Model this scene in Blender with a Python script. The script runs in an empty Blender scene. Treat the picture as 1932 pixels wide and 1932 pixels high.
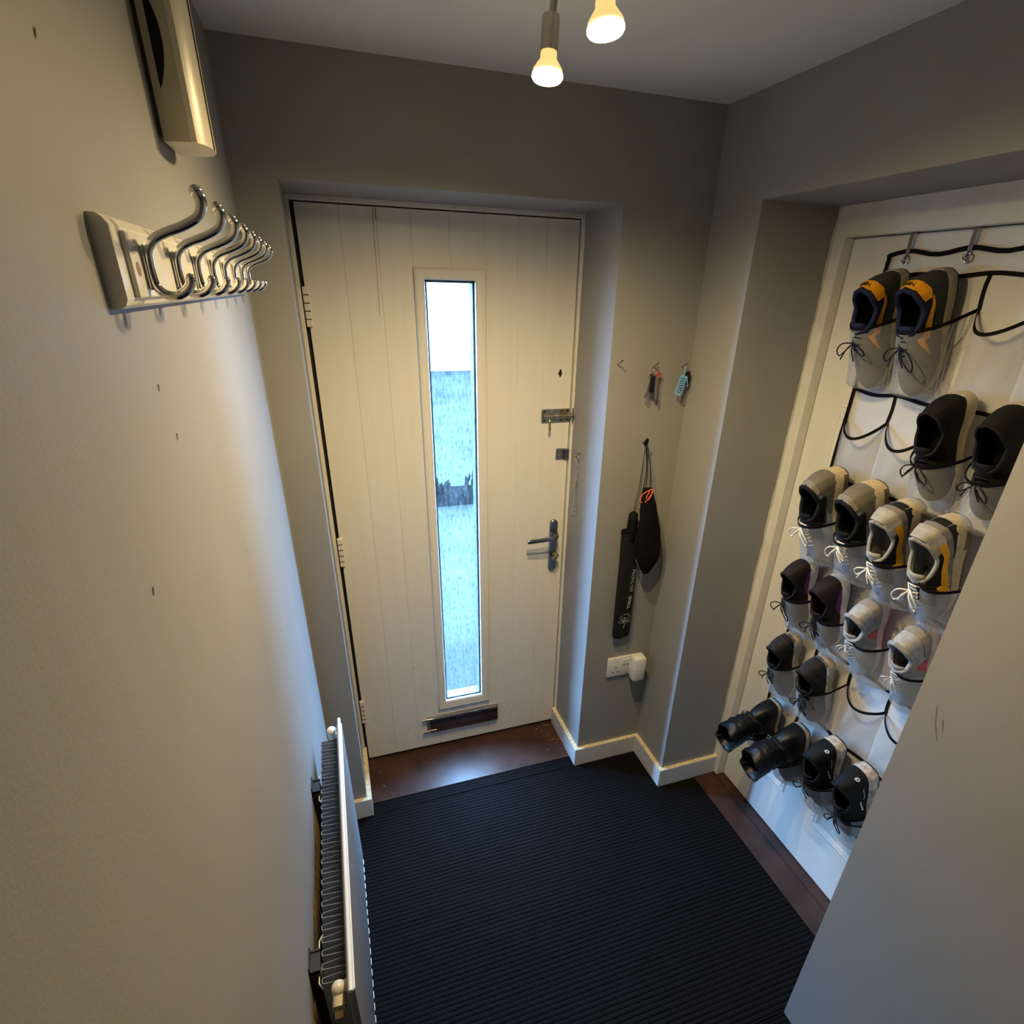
import bpy, bmesh, math, random
from mathutils import Vector, Matrix
random.seed(7)
scene = bpy.context.scene
COL = scene.collection

# ------------------------------------------------------------------ camera
FPX, U0, V0, IMG = 1046.24, 990.91, 1060.32, 1932.0
YAW, PITCH, ROLL = -0.3320, -0.4563, -0.0247
CAM = Vector((0.1531, -1.5648, 1.7864))
def cam_rot(a, b, c):
    Rz = Matrix.Rotation(a, 3, 'Z'); Rx = Matrix.Rotation(b, 3, 'X'); Ry = Matrix.Rotation(c, 3, 'Y')
    return Rz @ Rx @ Ry
_R = cam_rot(YAW, PITCH, ROLL)
right, fwd, up = _R.col[0], _R.col[1], _R.col[2]
cd = bpy.data.cameras.new('camera')
cd.sensor_fit = 'HORIZONTAL'; cd.sensor_width = 36.0
cd.lens = 36.0 * FPX / IMG
cd.shift_x = (IMG / 2 - U0) / IMG
cd.shift_y = (V0 - IMG / 2) / IMG
cd.clip_start = 0.01
cam = bpy.data.objects.new('camera', cd); COL.objects.link(cam)
M = Matrix.Identity(4)
for r in range(3):
    M[r][0], M[r][1], M[r][2], M[r][3] = right[r], up[r], -fwd[r], CAM[r]
cam.matrix_world = M
scene.camera = cam

# ------------------------------------------------------------------ sky and exposure
world = bpy.data.worlds.new('sky'); scene.world = world; world.use_nodes = True
wn = world.node_tree.nodes; wn.clear()
bg = wn.new('ShaderNodeBackground'); wo = wn.new('ShaderNodeOutputWorld')
bg.inputs[0].default_value = (0.29, 0.57, 1.0, 1)
# overcast sky: luminance rises with elevation as (1 + 2 sin e) / 3
SKY_ZENITH = 250.0
wtc = wn.new('ShaderNodeTexCoord'); wsp = wn.new('ShaderNodeSeparateXYZ')
wm1 = wn.new('ShaderNodeMath'); wm1.operation = 'MAXIMUM'; wm1.inputs[1].default_value = 0.0
wm2 = wn.new('ShaderNodeMath'); wm2.operation = 'MULTIPLY_ADD'; wm2.inputs[1].default_value = SKY_ZENITH * 2 / 3; wm2.inputs[2].default_value = SKY_ZENITH / 3
wl_ = world.node_tree.links
wl_.new(wtc.outputs['Generated'], wsp.inputs[0]); wl_.new(wsp.outputs[2], wm1.inputs[0]); wl_.new(wm1.outputs[0], wm2.inputs[0])
wl_.new(wm2.outputs[0], bg.inputs[1]); wl_.new(bg.outputs[0], wo.inputs[0])
vs = scene.view_settings
scene.display_settings.display_device = 'sRGB'
vs.view_transform = 'Standard'; vs.look = 'None'; vs.exposure = 0.0; vs.gamma = 1.0
vs.use_curve_mapping = False
LAMP_W, LAMP_COL = 39.0, (1.0, 0.755, 0.385)
# the daylight comes in through the glass of the front door: a sampling portal in its opening
pl = bpy.data.lights.new('glass_portal', 'AREA'); pl.shape = 'RECTANGLE'; pl.size = 0.16; pl.size_y = 1.57
pl.cycles.is_portal = True
po = bpy.data.objects.new('glass_portal', pl); COL.objects.link(po)
po.location = (0.523, 0.315, 1.025); po.rotation_euler = (-math.pi / 2, 0, 0)
po['kind'] = 'helper'

# ------------------------------------------------------------------ room measures (metres)
W, H, D = 1.222, 2.231, 0.261          # right wall, ceiling, face of front door
XL, XR, ZT = 0.093, 0.943, 1.9955      # reveal of the front door
YN, YF, ZT2, XF = -0.202, -1.0, 2.0, 1.472   # recess of the right door
XD = 1.505                             # face of right door
HS, TS = 0.082, 0.0165                 # baseboard
YB = -3.0                              # hallway end behind the camera

# ------------------------------------------------------------------ materials
def lin(c):
    f = lambda v: v / 12.92 if v <= 0.04045 else ((v + 0.055) / 1.055) ** 2.4
    return tuple(f(v / 255.0) for v in c)
MATS = {}
def mat(name, col, rough=0.5, metal=0.0, var=0.08, scale=30.0, bump=0.0, bscale=200.0, spec=0.5, coat=0.0, sheen=0.0, stretch=None):
    """procedural principled material: noise varies the colour, finer noise gives relief"""
    if name in MATS: return MATS[name]
    m = bpy.data.materials.new(name); m.use_nodes = True
    nt = m.node_tree; n = nt.nodes; L = nt.links
    b = n['Principled BSDF']
    b.inputs['Roughness'].default_value = rough; b.inputs['Metallic'].default_value = metal
    b.inputs['Specular IOR Level'].default_value = spec
    b.inputs['Coat Weight'].default_value = coat
    b.inputs['Sheen Weight'].default_value = sheen
    tc = n.new('ShaderNodeTexCoord'); src = tc.outputs['Object']
    if stretch:
        mp = n.new('ShaderNodeMapping'); mp.inputs['Scale'].default_value = stretch
        L.new(src, mp.inputs[0]); src = mp.outputs[0]
    nz = n.new('ShaderNodeTexNoise'); nz.inputs['Scale'].default_value = scale; nz.inputs['Detail'].default_value = 4
    L.new(src, nz.inputs['Vector'])
    cr = n.new('ShaderNodeValToRGB')
    cr.color_ramp.elements[0].position = 0.3; cr.color_ramp.elements[1].position = 0.7
    cr.color_ramp.elements[0].color = tuple(max(0, c * (1 - var)) for c in col) + (1,)
    cr.color_ramp.elements[1].color = tuple(min(1, c * (1 + var)) for c in col) + (1,)
    L.new(nz.outputs['Fac'], cr.inputs[0]); L.new(cr.outputs[0], b.inputs['Base Color'])
    if bump:
        n2 = n.new('ShaderNodeTexNoise'); n2.inputs['Scale'].default_value = bscale; n2.inputs['Detail'].default_value = 3
        L.new(src, n2.inputs['Vector'])
        bp = n.new('ShaderNodeBump'); bp.inputs['Strength'].default_value = bump; bp.inputs['Distance'].default_value = 0.002
        L.new(n2.outputs['Fac'], bp.inputs['Height']); L.new(bp.outputs[0], b.inputs['Normal'])
    MATS[name] = m
    return m
wall_m = mat('grey_wall_paint', (0.29, 0.288, 0.28), 0.55, var=0.03, scale=6, bump=0.12, bscale=260, spec=0.22)
ceil_m = mat('ceiling_paint', (0.78, 0.775, 0.76), 0.7, var=0.02, scale=5, bump=0.1, bscale=220)
gloss_m = mat('white_gloss_paint', (0.76, 0.75, 0.71), 0.14, var=0.02, scale=8, bump=0.02, bscale=60, spec=0.6)
door_m = mat('white_door_skin', (0.77, 0.75, 0.69), 0.36, var=0.02, scale=5, bump=0.08, bscale=120, stretch=(8, 8, 0.6))
frame_m = mat('cream_frame_paint', (0.74, 0.72, 0.66), 0.35, var=0.06, scale=20, bump=0.08, bscale=90)
skirt_m = mat('grey_white_skirting_paint', (0.62, 0.61, 0.585), 0.4, var=0.05, scale=15, bump=0.05)
rawedge_m = mat('bare_filler_edge', (0.80, 0.66, 0.42), 0.85, var=0.35, scale=140, bump=0.4, bscale=300)
rubber_m = mat('black_rubber_seal', (0.008, 0.008, 0.008), 0.6)
darkgap_m = mat('dark_hollow', (0.006, 0.005, 0.005), 0.8)
brown_m = mat('dark_brown_boarding', (0.055, 0.026, 0.019), 0.40, spec=0.3, var=0.35, scale=9, bump=0.08, bscale=80)
dust_m = mat('dust_on_boarding', (0.20, 0.14, 0.09), 0.6, var=0.5, scale=60)
chrome_m = mat('polished_chrome', (0.72, 0.71, 0.70), 0.07, 1.0, var=0.02)
steel_m = mat('worn_steel', (0.36, 0.36, 0.36), 0.33, 0.9, var=0.12, scale=60)
darksteel_m = mat('dark_chrome_plate', (0.23, 0.25, 0.30), 0.2, 1.0, var=0.06)
brass_m = mat('brass', (0.55, 0.40, 0.16), 0.25, 1.0, var=0.1)
dbronze_m = mat('tarnished_steel_flap', (0.16, 0.14, 0.14), 0.28, 1.0, var=0.15)
white_pl = mat('white_plastic', (0.72, 0.71, 0.68), 0.3, var=0.02)
oldwhite_pl = mat('yellowed_white_plastic', (0.68, 0.62, 0.47), 0.35, var=0.04)
rackpaint_m = mat('white_lacquered_board', (0.78, 0.755, 0.70), 0.22, var=0.02)
screwhole_m = mat('brown_screw_hole', (0.25, 0.13, 0.05), 0.5)
rad_m = mat('radiator_enamel', (0.72, 0.71, 0.69), 0.25, var=0.02)
radgrey_m = mat('galvanised_convector', (0.27, 0.28, 0.30), 0.5, var=0.12, scale=40)
bracket_m = mat('black_bracket', (0.015, 0.014, 0.014), 0.45)
barewall_m = mat('bare_plaster_behind_radiator', (0.42, 0.30, 0.14), 0.8, var=0.4, scale=10, bump=0.3, stretch=(3, 40, 2))
black_fab = mat('black_nylon', (0.006, 0.0058, 0.006), 0.8, spec=0.12, var=0.2, scale=60, bump=0.2, bscale=300)
black2_fab = mat('black_polyester', (0.012, 0.0125, 0.014), 0.7, spec=0.2, var=0.2, scale=50, bump=0.2, bscale=250)
cord_m = mat('black_cord', (0.008, 0.007, 0.007), 0.8, spec=0.15)
coral_m = mat('coral_cord', (0.85, 0.15, 0.06), 0.6)
print_grey = mat('grey_print', (0.42, 0.42, 0.43), 0.6)
print_white = mat('white_print', (0.7, 0.7, 0.7), 0.6)
tape_m = mat('black_binding_tape', (0.007, 0.005, 0.005), 0.8, spec=0.12, var=0.2, scale=100)
fabric_m = mat('white_nonwoven_fabric', (0.62, 0.60, 0.57), 0.85, var=0.05, scale=12, bump=0.35, bscale=25)

def net_material():
    """white polyester net: fine diagonal holes let what lies behind show through"""
    m = bpy.data.materials.new('white_mesh_net'); m.use_nodes = True
    nt = m.node_tree; n = nt.nodes; L = nt.links; n.clear()
    out = n.new('ShaderNodeOutputMaterial'); mix = n.new('ShaderNodeMixShader')
    tr = n.new('ShaderNodeBsdfTransparent'); df = n.new('ShaderNodeBsdfDiffuse'); df.inputs[0].default_value = (0.62, 0.61, 0.59, 1)
    tl = n.new('ShaderNodeBsdfTranslucent'); tl.inputs[0].default_value = (0.55, 0.54, 0.52, 1)
    ad = n.new('ShaderNodeMixShader'); ad.inputs[0].default_value = 0.25
    uv = n.new('ShaderNodeTexCoord'); sp = n.new('ShaderNodeSeparateXYZ')
    L.new(uv.outputs['UV'], sp.inputs[0])
    def mth(op, a, b=None):
        x = n.new('ShaderNodeMath'); x.operation = op
        for i, v in enumerate((a, b)):
            if v is None: continue
            if isinstance(v, (int, float)): x.inputs[i].default_value = v
            else: L.new(v, x.inputs[i])
        return x.outputs[0]
    k = 2 * math.pi / 0.0046
    a = mth('SINE', mth('MULTIPLY', mth('ADD', sp.outputs[0], mth('MULTIPLY', sp.outputs[1], 0.62)), k))
    b = mth('SINE', mth('MULTIPLY', mth('SUBTRACT', sp.outputs[0], mth('MULTIPLY', sp.outputs[1], 0.62)), k))
    hole = mth('ADD', mth('MULTIPLY', a, b), 0.0)          # positive inside the holes
    fac = n.new('ShaderNodeMapRange'); fac.inputs[1].default_value = -0.25; fac.inputs[2].default_value = 0.45
    fac.inputs[3].default_value = 0.60; fac.inputs[4].default_value = 0.06
    L.new(hole, fac.inputs[0])
    L.new(df.outputs[0], ad.inputs[1]); L.new(tl.outputs[0], ad.inputs[2])
    L.new(fac.outputs[0], mix.inputs[0]); L.new(tr.outputs[0], mix.inputs[1]); L.new(ad.outputs[0], mix.inputs[2])
    L.new(mix.outputs[0], out.inputs[0])
    return m
net_m = net_material()

def glass_material():
    """obscured glazing, misted with condensation that runs down in streaks"""
    m = bpy.data.materials.new('misted_glass'); m.use_nodes = True
    nt = m.node_tree; n = nt.nodes; L = nt.links; n.clear()
    out = n.new('ShaderNodeOutputMaterial')
    tr = n.new('ShaderNodeBsdfTransparent'); tr.inputs[0].default_value = (0.93, 0.97, 0.97, 1)
    tl = n.new('ShaderNodeBsdfTranslucent'); tl.inputs[0].default_value = (0.9, 0.95, 1.0, 1)
    gl = n.new('ShaderNodeBsdfGlossy'); gl.inputs['Roughness'].default_value = 0.05
    tc = n.new('ShaderNodeTexCoord')
    mp = n.new('ShaderNodeMapping'); mp.inputs['Scale'].default_value = (70, 1, 16)
    L.new(tc.outputs['Object'], mp.inputs[0])
    nz = n.new('ShaderNodeTexNoise'); nz.inputs['Scale'].default_value = 1.0; nz.inputs['Detail'].default_value = 7; nz.inputs['Roughness'].default_value = 0.65
    L.new(mp.outputs[0], nz.inputs['Vector'])
    mp2 = n.new('ShaderNodeMapping'); mp2.inputs['Scale'].default_value = (95, 1, 75)
    L.new(tc.outputs['Object'], mp2.inputs[0])
    vo = n.new('ShaderNodeTexVoronoi'); vo.inputs['Scale'].default_value = 1.0
    L.new(mp2.outputs[0], vo.inputs['Vector'])
    r1 = n.new('ShaderNodeMapRange'); r1.inputs[1].default_value = 0.38; r1.inputs[2].default_value = 0.66
    r1.inputs[3].default_value = 0.0007; r1.inputs[4].default_value = 0.008
    L.new(nz.outputs['Fac'], r1.inputs[0])
    r2 = n.new('ShaderNodeMapRange'); r2.inputs[1].default_value = 0.0; r2.inputs[2].default_value = 0.35
    r2.inputs[3].default_value = 0.004; r2.inputs[4].default_value = 0.0
    L.new(vo.outputs['Distance'], r2.inputs[0])
    ad = n.new('ShaderNodeMath'); ad.operation = 'ADD'; ad.use_clamp = True
    L.new(r1.outputs[0], ad.inputs[0]); L.new(r2.outputs[0], ad.inputs[1])
    mx = n.new('ShaderNodeMixShader'); L.new(ad.outputs[0], mx.inputs[0]); L.new(tr.outputs[0], mx.inputs[1]); L.new(tl.outputs[0], mx.inputs[2])
    tint = n.new('ShaderNodeMix'); tint.data_type = 'RGBA'
    tint.inputs['A'].default_value = (0.97, 0.99, 1.0, 1); tint.inputs['B'].default_value = (0.58, 0.72, 0.86, 1)
    mp3 = n.new('ShaderNodeMapping'); mp3.inputs['Scale'].default_value = (150, 1, 45); L.new(tc.outputs['Object'], mp3.inputs[0])
    n3 = n.new('ShaderNodeTexNoise'); n3.inputs['Scale'].default_value = 1.0; n3.inputs['Detail'].default_value = 6; n3.inputs['Roughness'].default_value = 0.7
    L.new(mp3.outputs[0], n3.inputs['Vector'])
    r3 = n.new('ShaderNodeMapRange'); r3.inputs[1].default_value = 0.50; r3.inputs[2].default_value = 0.66
    L.new(n3.outputs['Fac'], r3.inputs[0]); L.new(r3.outputs[0], tint.inputs['Factor']); L.new(tint.outputs['Result'], tr.inputs[0])
    lw = n.new('ShaderNodeLayerWeight'); lw.inputs[0].default_value = 0.5
    pw = n.new('ShaderNodeMath'); pw.operation = 'POWER'; pw.inputs[1].default_value = 5.0
    L.new(lw.outputs['Facing'], pw.inputs[0])
    fr = n.new('ShaderNodeMath'); fr.operation = 'MULTIPLY_ADD'; fr.inputs[1].default_value = 0.9; fr.inputs[2].default_value = 0.04
    L.new(pw.outputs[0], fr.inputs[0])
    m2 = n.new('ShaderNodeMixShader'); L.new(fr.outputs[0], m2.inputs[0]); L.new(mx.outputs[0], m2.inputs[1]); L.new(gl.outputs[0], m2.inputs[2])
    L.new(m2.outputs[0], out.inputs[0])
    return m
glass_m = glass_material()

def emit_mat(name, col, s):
    m = bpy.data.materials.new(name); m.use_nodes = True
    b = m.node_tree.nodes['Principled BSDF']
    b.inputs['Base Color'].default_value = (0.9, 0.85, 0.7, 1)
    b.inputs['Emission Color'].default_value = col + (1,); b.inputs['Emission Strength'].default_value = s
    return m

# ------------------------------------------------------------------ mesh builder
class MB:
    def __init__(s): s.v = []; s.f = []; s.uv = None
    def add(s, vs, fs):
        o = len(s.v); s.v += [tuple(p) for p in vs]; s.f += [tuple(i + o for i in f) for f in fs]; return s
    def box(s, x0, x1, y0, y1, z0, z1, b=0.0):
        x0, x1 = min(x0, x1), max(x0, x1); y0, y1 = min(y0, y1), max(y0, y1); z0, z1 = min(z0, z1), max(z0, z1)
        if b <= 0:
            vs = [(x, y, z) for z in (z0, z1) for y in (y0, y1) for x in (x0, x1)]
            return s.add(vs, [(0, 2, 3, 1), (4, 5, 7, 6), (0, 1, 5, 4), (2, 6, 7, 3), (0, 4, 6, 2), (1, 3, 7, 5)])
        b = min(b, (x1 - x0) / 2.01, (y1 - y0) / 2.01, (z1 - z0) / 2.01)
        bm = bmesh.new(); bmesh.ops.create_cube(bm, size=1)
        for v in bm.verts:
            v.co = Vector(((x0 + x1) / 2 + v.co.x * (x1 - x0), (y0 + y1) / 2 + v.co.y * (y1 - y0), (z0 + z1) / 2 + v.co.z * (z1 - z0)))
        bmesh.ops.bevel(bm, geom=bm.edges[:], offset=b, segments=2, affect='EDGES', profile=0.5)
        bm.verts.index_update()
        vs = [v.co[:] for v in bm.verts]; fs = [[v.index for v in f.verts] for f in bm.faces]; bm.free()
        return s.add(vs, fs)
    def prism(s, pts, ax, a, b):
        """outline pts (2-D) extruded along axis ax from a to b"""
        def P(p, t):
            return {'x': (t, p[0], p[1]), 'y': (p[0], t, p[1]), 'z': (p[0], p[1], t)}[ax]
        n = len(pts); vs = [P(p, a) for p in pts] + [P(p, b) for p in pts]
        fs = [tuple(range(n))[::-1], tuple(range(n, 2 * n))] + [(i, (i + 1) % n, n + (i + 1) % n, n + i) for i in range(n)]
        return s.add(vs, fs)
    def loft(s, rings, closed=True, cap0=True, cap1=True):
        n = len(rings[0]); vs = [p for r in rings for p in r]; fs = []
        for i in range(len(rings) - 1):
            for j in range(n if closed else n - 1):
                k = (j + 1) % n
                fs.append((i * n + j, i * n + k, (i + 1) * n + k, (i + 1) * n + j))
        if cap0: fs.append(tuple(range(n))[::-1])
        if cap1: fs.append(tuple(range((len(rings) - 1) * n, len(rings) * n)))
        return s.add(vs, fs)
    def tube(s, pts, r, seg=8, closed=False, flat=1.0, caps=True, upv=None):
        pts = [Vector(p) for p in pts]; n = len(pts)
        rr = r if isinstance(r, (list, tuple)) else [r] * n
        rings = []; prev = None
        for i, p in enumerate(pts):
            if closed: t = pts[(i + 1) % n] - pts[i - 1]
            else: t = pts[min(i + 1, n - 1)] - pts[max(i - 1, 0)]
            t = t.normalized() if t.length > 1e-9 else Vector((0, 0, 1))
            if prev is None:
                a = Vector(upv) if upv else (Vector((0, 0, 1)) if abs(t.z) < 0.9 else Vector((1, 0, 0)))
            else: a = prev
            u = (a - t * a.dot(t))
            u = u.normalized() if u.length > 1e-6 else t.orthogonal().normalized()
            w = t.cross(u); prev = u
            rings.append([p + u * math.cos(q) * rr[i] + w * math.sin(q) * rr[i] * flat for q in [2 * math.pi * k / seg for k in range(seg)]])
        if closed: rings.append(rings[0]); return s.loft(rings, True, False, False)
        return s.loft(rings, True, caps, caps)
    def lathe(s, prof, origin=(0, 0, 0), axis=(0, 0, 1), seg=20, cap=True):
        """prof: (radius, height) pairs turned about axis"""
        a = Vector(axis).normalized(); u = a.orthogonal().normalized(); w = a.cross(u); o = Vector(origin)
        rings = [[o + a * h + (u * math.cos(2 * math.pi * k / seg) + w * math.sin(2 * math.pi * k / seg)) * max(r, 1e-5) for k in range(seg)] for r, h in prof]
        return s.loft(rings, True, cap, cap)
    def grid(s, fn, nu, nv, uvfn=None):
        o = len(s.v)
        vs = [fn(i / nu, j / nv) for j in range(nv + 1) for i in range(nu + 1)]
        fs = [(j * (nu + 1) + i, j * (nu + 1) + i + 1, (j + 1) * (nu + 1) + i + 1, (j + 1) * (nu + 1) + i) for j in range(nv) for i in range(nu)]
        s.add(vs, fs)
        if uvfn: s.uv = [uvfn(i / nu, j / nv) for j in range(nv + 1) for i in range(nu + 1)]
        return s
    def build(s, name, m, parent=None, smooth=False, mx=None):
        me = bpy.data.meshes.new(name)
        vs = [mx @ Vector(p) for p in s.v] if mx is not None else s.v
        me.from_pydata([tuple(p) for p in vs], [], s.f); me.validate(); me.update()
        bm = bmesh.new(); bm.from_mesh(me); bmesh.ops.recalc_face_normals(bm, faces=bm.faces); bm.to_mesh(me); bm.free()
        if s.uv:
            ul = me.uv_layers.new(name='UVMap')
            for lp in me.loops: ul.data[lp.index].uv = s.uv[lp.vertex_index]
        if smooth:
            me.polygons.foreach_set('use_smooth', [True] * len(me.polygons))
            me.set_sharp_from_angle(angle=math.radians(smooth if smooth > 1 else 40))
        me.materials.append(m)
        o = bpy.data.objects.new(name, me); COL.objects.link(o)
        if parent: o.parent = parent
        return o
def empty(name, loc=(0, 0, 0)):
    o = bpy.data.objects.new(name, None); COL.objects.link(o); o.location = loc
    o.empty_display_size = 0.02
    return o
def tag(o, label=None, cat=None, group=None, kind=None):
    if label: o['label'] = label
    if cat: o['category'] = cat
    if group: o['group'] = group
    if kind: o['kind'] = kind
    return o
def thing(name, label, cat, base, group=None):
    o = empty(name, base); return tag(o, label, cat, group)
def rel(o):
    """matrix that brings world coordinates into the frame of an empty"""
    return Matrix.Translation(-Vector(o.location))
def textobj(body, size, m, parent, origin, direction, upv, extrude=0.0002, name='lettering', space=1.0):
    cu = bpy.data.curves.new(name, 'FONT'); cu.body = body; cu.size = size; cu.extrude = extrude; cu.space_character = space
    cu.align_x = 'LEFT'; cu.align_y = 'BOTTOM'
    t = bpy.data.objects.new(name, cu); COL.objects.link(t)
    d = Vector(direction).normalized(); u = Vector(upv); u = (u - d * u.dot(d)).normalized(); nrm = d.cross(u)
    mm = Matrix.Identity(4)
    for r in range(3): mm[r][0], mm[r][1], mm[r][2], mm[r][3] = d[r], u[r], nrm[r], origin[r]
    cu.materials.append(m)
    me = bpy.data.meshes.new_from_object(t)
    bpy.data.objects.remove(t); t = bpy.data.objects.new(name, me); COL.objects.link(t)
    if not me.materials: me.materials.append(m)
    if parent: t.parent = parent; mm = rel(parent) @ mm if parent.type == 'EMPTY' and parent.parent is None else mm
    t.matrix_basis = mm
    return t
def catmull(pts, k=6, closed=False):
    P = [Vector(p) for p in pts]; n = len(P); out = []
    rng = range(n if closed else n - 1)
    for i in rng:
        if closed: a, b, c, d = P[i - 1], P[i], P[(i + 1) % n], P[(i + 2) % n]
        else: a, b, c, d = P[max(i - 1, 0)], P[i], P[i + 1], P[min(i + 2, n - 1)]
        for j in range(k):
            t = j / k
            out.append(0.5 * ((2 * b) + (c - a) * t + (2 * a - 5 * b + 4 * c - d) * t * t + (3 * b - a - 3 * c + d) * t ** 3))
    if not closed: out.append(P[-1])
    return out
def interp(tab, x):
    if x <= tab[0][0]: return tab[0][1]
    for (a, va), (b, vb) in zip(tab, tab[1:]):
        if x <= b:
            t = (x - a) / (b - a); t = t * t * (3 - 2 * t) * 0.5 + t * 0.5
            return va + (vb - va) * t
    return tab[-1][1]
def S(o, label=None): o['kind'] = 'structure'; return o
# ================================================================== THE ROOM
S(MB().box(-0.15, 0, YB, 0.36, 0, H).build('wall_left', wall_m))
S(MB().prism([(0, 0), (0, H), (W, H), (W, 0), (XR, 0), (XR, ZT), (XL, ZT), (XL, 0)], 'y', 0.0, 0.36).build('wall_front', wall_m))
S(MB().prism([(0.36, 0), (0.36, H), (YB, H), (YB, 0), (YF, 0), (YF, ZT2), (YN, ZT2), (YN, 0)], 'x', W, 1.66).build('wall_right', wall_m))
S(MB().box(1.66, 1.80, YB - 0.1, 0.5, -0.1, H + 0.1).build('light_seal_right', wall_m))  # unseen slab added behind the inner door to keep sky light from leaking in
XN, YNEAR = 1.136, -1.014              # wall end that juts out beside the camera
S(MB().box(XN, 1.30, YB, YNEAR, 0, H).build('wall_right_near', wall_m))
S(MB().box(-0.15, 1.66, YB - 0.1, YB, 0, H).build('wall_back', wall_m))
S(MB().box(-0.15, 1.66, YB - 0.1, 0.36, H, H + 0.1).build('ceiling', ceil_m))
S(MB().box(-0.15, 1.66, YB - 0.1, 0.36, -0.1, -0.012).build('floor', brown_m))

# a patch of wall behind the radiator that was never painted
bw = MB()
bw.grid(lambda u, v: (0.0012, -1.09 + u * 0.56 + 0.006 * math.sin(v * 9), 0.12 + v * 0.585 + 0.012 * math.sin(u * 17) + 0.006 * math.sin(u * 41)), 24, 6)
pb = bw.build('paint_patch', barewall_m, bpy.data.objects['wall_left'])
# marks and nicks on the walls
def smear(name, pts, w, m, parent, ax):
    mb = MB(); n = len(pts)
    for i in range(n - 1):
        a, b = Vector(pts[i]), Vector(pts[i + 1]); d = (b - a).normalized(); s = d.cross(Vector(ax)).normalized() * w
        mb.add([a - s, a + s, b + s * 0.6, b - s * 0.6], [(0, 1, 2, 3)])
    return mb.build(name, m, parent)
scuff_m = mat('scuff_mark', (0.19, 0.185, 0.18), 0.7, var=0.3, scale=80)
nick_m = mat('nick_mark', (0.04, 0.035, 0.03), 0.8)
wl = bpy.data.objects['wall_left']; wr = bpy.data.objects['wall_right_near']
for (y, z) in ((-0.93, 1.65), (-1.11, 1.57), (-0.70, 1.42), (-0.40, 1.36), (-0.55, 1.18), (-0.28, 1.10), (-1.02, 1.93), (-0.95, 1.70)):
    smear('nick', [(0.0006, y, z), (0.0006, y - 0.003, z - 0.006)], 0.0013, nick_m, wl, (1, 0, 0))
smear('scuff', [(XN - 0.0006, -1.052, 1.118), (XN - 0.0006, -1.060, 1.085), (XN - 0.0006, -1.075, 1.055)], 0.0014, scuff_m, wr, (1, 0, 0))
smear('scuff', [(XN - 0.0006, -1.070, 1.10), (XN - 0.0006, -1.078, 1.075)], 0.0010, scuff_m, wr, (1, 0, 0))

# ------------------------------------------------------------------ carpet, boarding
PITCH_R = 0.0138
def carpet():
    mb = MB()
    def strip(x0, x1, y0, y1):
        nx = max(1, int((x1 - x0) / 0.05)); prof = [(y0, -0.003)]; q = PITCH_R
        for i in range(int(y0 / q) - 2, int(y1 / q) + 2):
            prof += [p for p in ((i * q, -0.0030), (i * q + 0.14 * q, -0.0008), (i * q + 0.36 * q, 0.0), (i * q + 0.64 * q, 0.0), (i * q + 0.86 * q, -0.0008)) if y0 + 0.0006 < p[0] < y1 - 0.0006]
        prof.append((y1, -0.003))
        o = [(x0, y0, -0.012)]
        vs = []; fs = []
        for y, z in prof:
            for k in range(nx + 1):
                vs.append((x0 + (x1 - x0) * k / nx, y + random.uniform(-0.0006, 0.0006), z + random.uniform(-0.0005, 0.0003)))
        for i in range(len(prof) - 1):
            for k in range(nx): fs.append((i * (nx + 1) + k, i * (nx + 1) + k + 1, (i + 1) * (nx + 1) + k + 1, (i + 1) * (nx + 1) + k))
        mb.add(vs, fs)
    strip(0.0, XN, -2.9, YNEAR)
    strip(0.0, W - TS, YNEAR, -TS)
    strip(XL + TS, XR - TS, -TS, 0.036)
    strip(W - TS, 1.374, YF, YN - TS)
    mb.box(XL + TS, XR - TS, 0.036, 0.0375, -0.012, -0.0005)
    mb.box(1.374, 1.3755, YF, YN - TS, -0.012, -0.0005)
    m = mat('charcoal_ribbed_pile', (0.0090, 0.0080, 0.0080), 0.95, var=0.55, scale=420, bump=0.7, bscale=900, spec=0.03, sheen=0.0)
    o = mb.build('ribbed_carpet', m, None, smooth=70)
    return tag(o, 'charcoal ribbed carpet covering the hallway floor up to both doors', 'carpet')
carpet()
S(MB().box(XL, XR, 0.0375, D + 0.02, -0.011, 0.0, 0.001).build('trim_1', brown_m))
t2 = S(MB().box(1.3755, 1.4645, YF, YN, -0.011, 0.0, 0.001).build('trim_2', brown_m))
MB().box(1.4665, 1.60, YF, YN, -0.011, 0.0005, 0.001).build('board', brown_m, t2)
ds = MB(); random.seed(3)
for k in range(26):
    x = random.choice([random.gauss(0.14, 0.02), random.gauss(0.87, 0.03), random.gauss(0.9, 0.015)]); y = random.uniform(0.08, 0.25)
    x = min(max(x, XL + 0.02), XR - 0.022); r = random.uniform(0.001, 0.004)
    ds.add([(x + r * math.cos(a) * random.uniform(.6, 1.6), y + r * math.sin(a) * random.uniform(.6, 1.8), 0.0008) for a in [i * 1.05 for i in range(6)]], [(0, 1, 2, 3, 4, 5)])
ds.build('dust', dust_m, bpy.data.objects['trim_1'])

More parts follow.
